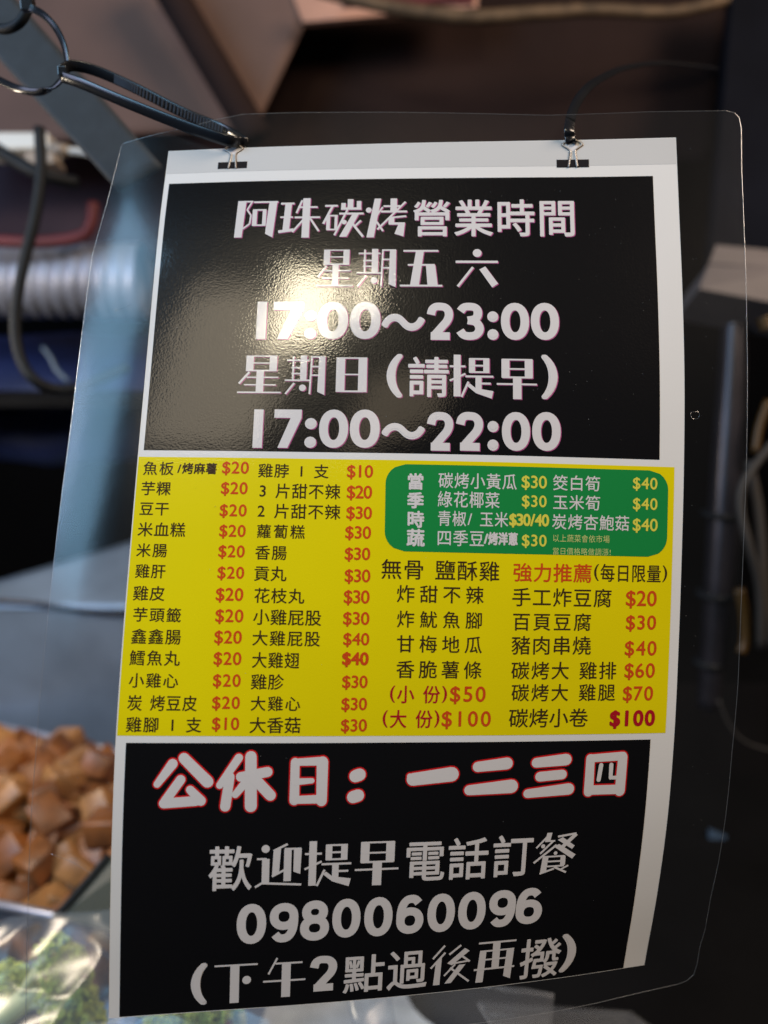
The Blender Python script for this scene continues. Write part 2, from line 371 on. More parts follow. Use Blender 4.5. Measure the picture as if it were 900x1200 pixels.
# display glyphs drawn stroke by stroke in a 100 x 100 box (y down)
# l thin/any line x1 y1 x2 y2 w ; p polygon ; d dot ; c brush stroke
DG = {
'阿': [('p',4,3,24,3,18,99,0,99),('l',20,5,40,5,4),('l',38,5,27,27,4),('l',27,27,37,42,4),('l',37,42,35,64,4),('l',35,64,19,77,4),('l',42,7,100,7,4.5),('p',79,8,98,8,91,100,73,90),('l',46,28,46,69,11),('l',69,28,69,69,9),('l',41,28,73,28,4),('l',41,68,73,68,4)],
'珠': [('l',3,13,36,13,5),('l',3,48,34,48,4),('p',14,13,30,13,26,84,10,84),('l',0,85,37,80,7),('l',55,5,42,38,5),('l',45,23,93,23,4.5),('l',38,49,100,49,4.5),('l',66,0,66,100,18),('l',62,52,34,86,5),('l',76,52,98,84,5)],
'碳': [('l',5,17,36,17,5),('l',24,17,2,64,6),('l',14,42,14,80,9),('l',33,42,33,80,7),('l',10,43,37,43,4),('l',10,79,37,79,4),('l',67,0,67,26,14),('l',50,10,50,27,11),('l',88,5,88,27,11),('l',44,25,94,25,6),('l',40,38,100,38,5),('l',60,28,30,94,5),('d',53,60,6),('p',72,40,88,40,60,98,42,98),('l',94,56,80,70,5),('l',70,60,100,98,6)],
'烤': [('d',6,30,7),('p',20,0,36,0,20,100,2,100),('l',40,22,24,48,4),('l',26,60,42,84,5),('l',67,0,67,34,16),('l',42,20,84,20,4.5),('l',36,34,100,34,5),('l',96,9,28,80,5),('l',58,50,98,46,4.5),('l',62,49,62,66,14),('l',56,65,95,65,6),('p',80,65,95,65,92,98,70,91)],
'星': [('l',26,0,26,42,17),('l',80,0,80,42,17),('l',18,1.5,88,1.5,3),('l',18,20,88,20,3),('l',18,40,88,40,4),('l',51,41,51,98,17),('l',26,44,3,75,5),('l',20,58,93,58,3.5),('l',15,78,88,78,3.5),('l',0,98,100,98,4)],
'期': [('l',20,2,20,62,4.5),('l',46,0,46,62,16),('l',4,12,60,12,4),('l',16,31,52,31,4),('l',16,46,52,46,4),('l',0,63,62,63,4),('l',24,70,3,98,5),('d',45,82,8.5),('l',66,2,63,98,4.5),('l',64,3.5,98,3.5,4),('l',64,28,86,28,4),('l',64,50,86,50,4),('p',84,2,100,2,100,100,82,92)],
'日': [('l',14,0,14,99,28),('l',85,0,85,99,28),('l',14,2,86,2,4),('l',14,49,86,49,4),('l',14,97,86,97,5)],
'五': [('l',7,2,90,2,5),('p',37,2,56,2,45,96,24,96),('l',18,41,82,41,5),('p',61,42,83,42,89,96,65,96),('l',0,98,100,98,5)],
'六': [('d',51,11,10.5),('l',0,34,100,34,6),('l',41,48,5,98,6),('p',56,54,70,46,100,90,86,100)],
'提': [('l',17,0,17,96,16),('l',0,27,36,27,4.5),('l',0,60,36,44,4.5),('l',27,97,43,62,5),('l',51,8,51,41,14),('l',84,8,84,41,14),('l',45,9.5,91,9.5,4),('l',45,25,91,25,4),('l',45,40,91,40,4),('l',36,50,100,50,4.5),('l',66,50,66,84,14),('l',66,66,94,66,4.5),('p',40,72,46,66,60,77,100,83,96,100,60,88)],
'早': [('l',22,0,22,47,20),('l',80,0,80,47,20),('l',14,1.5,88,1.5,4),('l',14,25,88,25,4),('l',14,46,88,46,4.5),('l',0,63,100,63,4.5),('l',51,46,51,100,21)],
'迎': [('d',21,12,9),('l',3,35,24,35,4.5),('l',22,35,22,92,16),('l',0,100,16,90,5),('l',14,91,100,97,5),('l',68,2,38,17,5),('p',38,17,54,12,51,70,36,76),('l',36,76,62,62,5),('l',69,14,69,88,16),('l',62,13,98,13,4.5),('p',82,13,99,13,97,72,82,66)],
'餐': [('l',30,8,4,36,4.5),('p',28,0,40,0,36,22,24,22),('l',24,20,48,20,4),('l',44,20,14,50,4.5),('d',20,32,5),('p',54,18,66,12,96,34,90,42),('l',54,10,98,4,5),('l',98,5,60,42,9),('l',52,30,0,72,5),('p',46,34,58,28,100,56,92,66),('l',28,56,24,97,14),('l',70,58,70,80,12),('l',26,58,74,58,4),('l',30,70,70,70,4),('l',30,82,74,82,4),('d',51,50,4.5),('l',16,99,50,88,4.5),('l',50,84,80,99,5),('l',84,82,64,92,4)],
'下': [('l',0,2,100,2,4.5),('l',47,2,47,100,21),('d',75,42,10.5)],
'午': [('l',32,0,12,40,4.5),('l',28,14,92,14,4.5),('l',0,58,100,58,4.5),('l',54,14,54,100,21)],
'後': [('l',34,0,6,32,5),('l',36,18,2,56,5),('p',14,40,28,30,26,100,10,100),('l',74,2,46,24,5),('p',84,10,96,18,54,52,42,46),('l',78,30,98,46,5),('l',50,48,94,44,4.5),('l',62,50,36,78,4.5),('p',72,52,88,52,54,98,38,98),('l',50,58,99,98,5)],
'再': [('l',8,4,100,4,4.5),('l',52,4,52,68,18),('p',12,22,28,22,24,100,6,100),('p',78,22,96,22,92,98,74,90),('l',12,24,90,24,4),('l',24,45,84,45,4),('l',0,68,100,68,4.5)],
'#公': [('c',34,18,10,54,17,12),('c',52,8,92,50,18,20),('c',48,46,24,84,16,16),('c',22,88,74,84,17,17),('c',64,64,82,84,14,17)],
'#休': [('c',38,10,8,56,14,12),('c',24,42,18,92,16,17),('c',42,42,86,34,16,17),('c',58,8,60,92,19,20),('c',56,44,34,72,15,12),('c',64,44,92,74,18,18)],
'#日': [('c',14,12,14,90,20,22),('c',14,12,84,10,16,20),('c',84,12,84,92,26,24),('c',14,52,58,50,16,12),('c',14,89,84,88,18,20)],
'#：': [('c',44,22,66,18,46,46),('c',34,80,60,76,46,46)],
'#一': [('c',12,68,88,38,38,44),('c',6,48,16,66,18,34)],
'#二': [('c',26,22,80,14,22,26),('c',12,84,90,76,22,30)],
'#三': [('c',26,18,82,12,20,24),('c',34,50,76,46,20,20),('c',12,88,90,80,18,24)],
'#四': [('c',12,12,12,90,20,22),('c',12,12,88,8,18,20),('c',88,10,86,90,22,24),('c',12,86,86,86,22,22),('c',38,28,34,62,10,10),('c',62,28,62,58,10,9),('c',62,58,74,58,8,9)],
}
def place_drawn(ch, x0, x1, y0, y1, fat=0.0):
    V = []; F = []; ax, ay = (x1 - x0) / 100, (y1 - y0) / 100
    for k, st in enumerate(DG[ch]):
        if st[0] == 'p':
            q = list(zip(st[1::2], st[2::2])); P = [(x * ax, y * ay) for x, y in q]
        elif st[0] == 'd':
            r = st[3] * (ax + ay) / 2; P = [(st[1] * ax + r * math.cos(t * math.pi / 8), st[2] * ay + r * math.sin(t * math.pi / 8)) for t in range(16)]
        elif st[0] == 'c':
            P = capsule(*st[1:7], ax, ay)
            if fat and ch == '#四' and k > 3: continue
            if fat:
                s = (ax + ay) / 2; P = capsule(*st[1:5], st[5] + 2 * fat / s, st[6] + 2 * fat / s, ax, ay)
        else:
            a, b, c, d, wd = st[1:]; X, Y = (c - a) * ax, (d - b) * ay; L = math.hypot(X, Y) or 1
            hw = wd * (ax if abs(Y) > abs(X) else ay) / 2; nx, ny = -Y / L * hw, X / L * hw
            P = [(a * ax + nx, b * ay + ny), (c * ax + nx, d * ay + ny), (c * ax - nx, d * ay - ny), (a * ax - nx, b * ay - ny)]
        n0 = len(V); V += [(x0 + x, y0 + y, k * .006) for x, y in P]; F.append(tuple(range(n0, n0 + len(P))))
    return V, F

def lettering(V, F, n, m, parent, dx=0, dy=0, name='lettering'):
    # cut long faces so that they follow the bend of the sheet
    if max(v[0] for v in V) - min(v[0] for v in V) > 3.5 or max(v[1] for v in V) - min(v[1] for v in V) > 3.5:
        bm = bmesh.new(); bv = [bm.verts.new(v) for v in V]
        for f in F:
            try: bm.faces.new([bv[i] for i in f])
            except ValueError: pass
        if any(e.calc_length() > 4 for e in bm.edges):
            bmesh.ops.triangulate(bm, faces=bm.faces[:])
            for _ in range(4):
                E = [e for e in bm.edges if e.calc_length() > 4]
                if not E: break
                bmesh.ops.subdivide_edges(bm, edges=E, cuts=1)
                bmesh.ops.triangulate(bm, faces=[f for f in bm.faces if len(f.verts) > 3])
        bm.verts.index_update()
        V = [tuple(v.co) for v in bm.verts]; F = [tuple(v.index for v in f.verts) for f in bm.faces]; bm.free()
    P = [S(u + dx, v + dy, n + z) for (u, v, z) in V]
    return mesh(name, P, F, m, parent)

# ------------------------------------------------------------------ materials
M = {}
M['paper'] = printed('laminated white paper', (.77, .765, .76), .05)
M['strip'] = printed('laminated pale grey paper', (.6, .6, .6), .05)
M['black'] = printed('printed black', (.006, .006, .007), grain=.00006)
M['yellow'] = printed('printed yellow', (.82, .69, .003), .1)
M['green'] = printed('printed green', (.012, .24, .055))
M['white'] = printed('printed white', (.68, .655, .66))
M['pink'] = printed('printed magenta edge', (.42, .09, .25))
M['ink'] = printed('printed dark brown ink', (.05, .028, .012))
M['red'] = printed('printed red ink', (.62, .07, .012))
M['crimson'] = printed('printed crimson ink', (.42, .01, .02))
M['redline'] = printed('printed red outline', (.6, .012, .015))
M['gold'] = printed('printed yellow lettering', (.72, .66, .08))
M['pale'] = printed('printed pale green lettering', (.55, .62, .22))
M['clipbar'] = printed('printed dark clip body', (.018, .016, .018))
M['wire'] = printed('printed pale clip wire', (.5, .46, .42))
M['wiredark'] = printed('printed brown wire edge', (.13, .09, .07))
M['film'] = clear('laminate film', (.93, .94, .95), .2, 1.5, (.6, .66, .72), .006, 1.0, 1, 90, .00008)
M['edge'] = clear('laminate cut edge', (.85, .87, .9), .3, 1.5, (.6, .64, .68), .1, .7)
M['scratch'] = clear('laminate crease', (.9, .9, .92), .15, 1.5, (.8, .85, .9), .07, .5)

# ------------------------------------------------------------------ the setting behind
M['tarp'] = mat('dull brown vinyl', (.17, .098, .076), .7, var=.18, vscale=7, bump=.3, bscale=20)
M['tarpdark'] = mat('dark brown vinyl', (.028, .016, .014), .9, spec=.15, var=.25, vscale=6, bump=.3, bscale=15)
M['navy'] = mat('blue black board', (.006, .007, .012), .85, spec=.1, var=.3, vscale=9)
M['mauve'] = mat('dark plum cloth', (.05, .026, .034), .8, var=.4, vscale=8, bump=.5, bscale=30)
M['void'] = mat('dark stall backdrop', (.0035, .0032, .0035), .9, spec=.1, var=.4, vscale=3)
M['steel'] = mat('brushed steel', (.26, .34, .46), .42, metal=.6, var=.18, vscale=14, bump=.2, bscale=60)
M['counter'] = mat('dark counter', (.004, .004, .0045), .8, spec=.1, var=.3, vscale=10)
# far backdrop, counter
o = slab('back_wall', [(-2.2, 1.75, -.2), (2.2, 1.75, -.2), (2.2, 1.75, 3.2), (-2.2, 1.75, 3.2)], .04, M['void']); tagit(o, kind='structure')
o = box('counter_top', (-1.6, .42, .86), (1.6, 1.7, .90), M['counter'], bevel=.004); tagit(o, kind='structure')
# canopy: pale brown sheet and the darker sheet beside it
def sheet(name, quad, m, nx=24, ny=16, amp=.006, seed=0, thick=.003):
    a, b, c, d = [Vector(q) for q in quad]; V = []; F = []
    nrm = (b - a).cross(d - a).normalized()
    for s in (0, 1):
        for j in range(ny + 1):
            for i in range(nx + 1):
                u, v = i / nx, j / ny
                p = (a * (1 - u) + b * u) * (1 - v) + (d * (1 - u) + c * u) * v
                V.append(p + nrm * (amp * noise.noise(p * 5 + Vector((seed, 0, 0))) * 2 - s * thick))
    K = (nx + 1) * (ny + 1)
    for j in range(ny):
        for i in range(nx):
            q = j * (nx + 1) + i; F.append((q, q + 1, q + nx + 2, q + nx + 1)); F.append((K + q, K + q + nx + 1, K + q + nx + 2, K + q + 1))
    for i in range(nx): F.append((i, K + i, K + i + 1, i + 1)); q = ny * (nx + 1) + i; F.append((q, q + 1, K + q + 1, K + q))
    for j in range(ny): q = j * (nx + 1); F.append((q, q + nx + 1, K + q + nx + 1, K + q)); q += nx; F.append((q, K + q, K + q + nx + 1, q + nx + 1))
    return mesh(name, V, F, m, None, True)
o = sheet('canopy', [(-0.5889, 1.0763, 1.6540), (-0.1667, 1.0821, 1.6812), (-0.0544, 1.1080, 1.8992), (-0.5771, 1.1080, 1.8992)], M['tarp'], seed=3)
tagit(o, 'pale brown vinyl sheet stretched behind the left cable tie', 'canopy')
o = sheet('canopy', [(-0.2017, 1.1801, 1.6615), (0.4742, 1.1801, 1.6615), (0.4877, 1.1871, 1.9349), (-0.0910, 1.1871, 1.9349)], M['tarpdark'], seed=9)
tagit(o, 'dark brown vinyl sheet hanging behind the top of the sign', 'canopy')
o = slab('board', [(0.4011, 0.9885, 1.4813), (0.5911, 0.9885, 1.4813), (0.5911, 1.0741, 1.8839), (0.4349, 1.0741, 1.8839)], .02, M['navy'], bevel=.003)
tagit(o, 'blue black board at the right edge behind the sign', 'board')
o = sheet('cloth', [(-0.6772, 1.2046, 1.5359), (-0.1533, 1.2046, 1.5359), (-0.1533, 1.2497, 1.7483), (-0.6772, 1.2590, 1.7921)], M['mauve'], amp=.02, seed=5)
tagit(o, 'dark plum cloth hanging behind the strap and the white connector', 'cloth')
# band of shade across the pale sheet, modelled as a dark diagonal tube
o = tube('diagonal_shade', [(-0.2769, 1.0472, 1.8535), (-0.2277, 1.0400, 1.7716), (-0.1583, 1.0258, 1.6568)], .02, M['tarpdark'])
tagit(o, 'dark slanting band of shade across the pale brown sheet', 'shade')


# ------------------------------------------------------------------ the sign
sign = empty('laminated_menu_sign', S(105, 0))
sign['label'] = 'laminated price list with black, yellow and green panels hung by two black cable ties'
sign['category'] = 'sign'
paper = patch('paper_sheet', (0, 0, 210, 340.35), 0, M['paper'], sign, 3)
strip = patch('header_strip', (0.3, 0.3, 209.7, 11.69), .04, M['strip'], paper, 3)
top_panel = patch('black_panel', (2.13, 16.74, 200.23, 132.69), .06, M['black'], sign, 3); top_panel['label'] = 'upper black panel printed with opening hours'
menu = patch('yellow_panel', (0.46, 135.36, 206.18, 238.17), .06, M['yellow'], sign, 3); menu['label'] = 'yellow panel printed with dishes and prices'
low_panel = patch('black_panel', (3.74, 240.65, 200.17, 340.05), .06, M['black'], sign, 3); low_panel['label'] = 'lower black panel printed with closing days and telephone number'
greenp = patch('green_panel', (94.96, 136.90, 203.83, 170.01), .12, M['green'], sign, 1.2, radius=7.5)

# clear margin of the laminate pouch: ring between the paper's edge and the film's outline
OUT = [(-21.5, -7.1), (-12.2, -8.2), (5.4, -11.2), (18.2, -14.8), (31.0, -17.1), (55.0, -16.7), (91.2, -15.2), (126.8, -13.3), (158.2, -11.5), (172.1, -11.5), (199.5, -11.7), (229.9, -11.1), (233.2, -10.2), (235.2, -7.9), (235.8, -3.4), (235.2, 15.0), (235.1, 50.8), (235.0, 75.1), (235.0, 102.2), (235.0, 128.8), (234.9, 158.5), (235.1, 191.8), (235.6, 218.8), (235.3, 246.3), (235.7, 275.0), (235.7, 294.0), (235.0, 309.8), (235.5, 326.6), (234.8, 335.1), (235.2, 343.7), (234.5, 348.8), (231.7, 351.4), (227.8, 352.5), (213.9, 353.5), (190.3, 355.1), (167.6, 355.9), (138.6, 356.0), (111.0, 355.5), (68.4, 355.6), (21.9, 356.5), (-19.7, 357.1), (-27.3, 358.2), (-29.2, 355.3), (-29.2, 342.9), (-29.3, 299.4), (-29.5, 265.9), (-29.2, 241.7), (-29.5, 228.6), (-29.6, 185.6), (-29.6, 148.1), (-29.0, 116.9), (-29.0, 83.1), (-29.0, 47.4), (-25.4, 23.4), (-23.7, 6.5), (-22.5, -5.6)]
def film_ring():
    cu, cv = 105, 340.35 / 2
    # dense outline
    P = []
    for i in range(len(OUT)):
        a = OUT[i]; b = OUT[(i + 1) % len(OUT)]
        L = math.hypot(b[0] - a[0], b[1] - a[1]); k = max(1, int(L / 4))
        for s in range(k): P.append((a[0] + (b[0] - a[0]) * s / k, a[1] + (b[1] - a[1]) * s / k))
    V = []; F = []; NR = 7
    for (u, v) in P:
        # where the ray from the centre meets the paper's rectangle
        du, dv = u - cu, v - cv
        # nearest point of the paper rectangle
        bu = min(max(u, 0), 210); bv = min(max(v, 0), 340.35)
        for r in range(NR + 1):
            t = r / NR; V.append(S(bu + (u - bu) * t, bv + (v - bv) * t, .05 + .0 * t))
    n = len(P)
    for i in range(n):
        j = (i + 1) % n
        for r in range(NR): F.append((i * (NR + 1) + r, j * (NR + 1) + r, j * (NR + 1) + r + 1, i * (NR + 1) + r + 1))
    mesh('film_margin', V, F, M['film'], sign, True)
    path = [S(u, v, .05) for u, v in P]; path.append(path[0])
    sweep('film_edge', path, circ(.00011, 6), M['edge'], sign, caps=False)
film_ring()

# printed pictures of two binder clips
for (cx, cy, ww) in [(28.4, 6.9, 12.4), (168.5, 8.9, 13.0)]:
    c = patch('binder_clip', (cx - ww / 2, cy, cx + ww / 2, cy + ww * .27), .09, M['clipbar'], sign, 1.5)
    for s in (-1, 1):
        pts = [(s * .13, .27), (s * .10, .02), (s * .07, -.22), (s * .10, -.34), (s * .26, -.46), (s * .30, -.52), (s * .22, -.60), (s * .08, -.68), (0, -.72)]
        path = smoothpath([S(cx + a * ww, cy + b * ww, .22) for a, b in pts], 4)
        sweep('clip_wire', path, circ(.00022 * ww / 8, 6), M['wire'], c)
        path = smoothpath([S(cx + a * ww + .25 * s, cy + b * ww, .15) for a, b in pts], 4)
        sweep('clip_wire_edge', path, circ(.0002 * ww / 8, 6), M['wiredark'], c)
    V = [(cx + ww * .15 * math.cos(t * math.pi / 7), cy - ww * .44 + ww * .16 * math.sin(t * math.pi / 7), 0) for t in range(14)]
    lettering(V, [tuple(range(14))], .1, M['white'], c, name='clip_highlight')

SH = .35      # sideways shift of the magenta edge
def run(style, txt, x0, x1, y0, y1):
    if style == 'head':
        V, F = place_text(txt, x0, x1, y0, y1, .23 if txt != '～' else .7); par = top_panel
        lettering(V, F, .12, M['pink'], par, SH, SH * .7, 'lettering_edge'); lettering(V, F, .2, M['white'], par)
    elif style == 'num':
        V, F = place_text(txt, x0, x1, y0, y1, .95 if txt not in '()～1' else .75 if txt != '1' else .6); par = top_panel
        lettering(V, F, .12, M['pink'], par, SH, SH * .7, 'lettering_edge'); lettering(V, F, .2, M['white'], par)
    elif style == 'headd':
        V, F = place_drawn(txt, x0, x1, y0, y1); par = top_panel
        lettering(V, F, .12, M['pink'], par, SH, SH * .7, 'lettering_edge'); lettering(V, F, .24, M['white'], par)
    elif style == 'low': V, F = place_text(txt, x0, x1, y0, y1, .22); lettering(V, F, .12, M['white'], low_panel)
    elif style == 'lown': V, F = place_text(txt, x0, x1, y0, y1, .9 if txt not in '()' else .8); lettering(V, F, .12, M['white'], low_panel)
    elif style == 'lowd': V, F = place_drawn(txt, x0, x1, y0, y1); lettering(V, F, .12, M['white'], low_panel)
    elif style == 'brush':
        V, F = place_drawn('#' + txt, x0, x1, y0, y1, .55); lettering(V, F, .1, M['redline'], low_panel, name='lettering_edge')
        V, F = place_drawn('#' + txt, x0, x1, y0, y1); lettering(V, F, .2, M['white'], low_panel)
    else:
        mm, b, par = {'item': ('ink', .05, menu), 'itemb': ('ink', .1, menu), 'tiny': ('ink', .12, menu), 'price': ('red', .1, menu), 'priceb': ('red', .22, menu),
                      'dark': ('crimson', .3, menu), 'reda': ('red', .08, menu), 'darka': ('crimson', .08, menu),
                      'g': ('white', .05, greenp), 'gb': ('white', .22, greenp), 'gp': ('gold', .1, greenp), 'gpb': ('gold', .2, greenp), 'gt': ('pale', .0, greenp)}[style]
        V, F = place_text(txt, x0, x1, y0, y1, b)
        lettering(V, F, .18 if par is greenp else .12, M[mm], par)
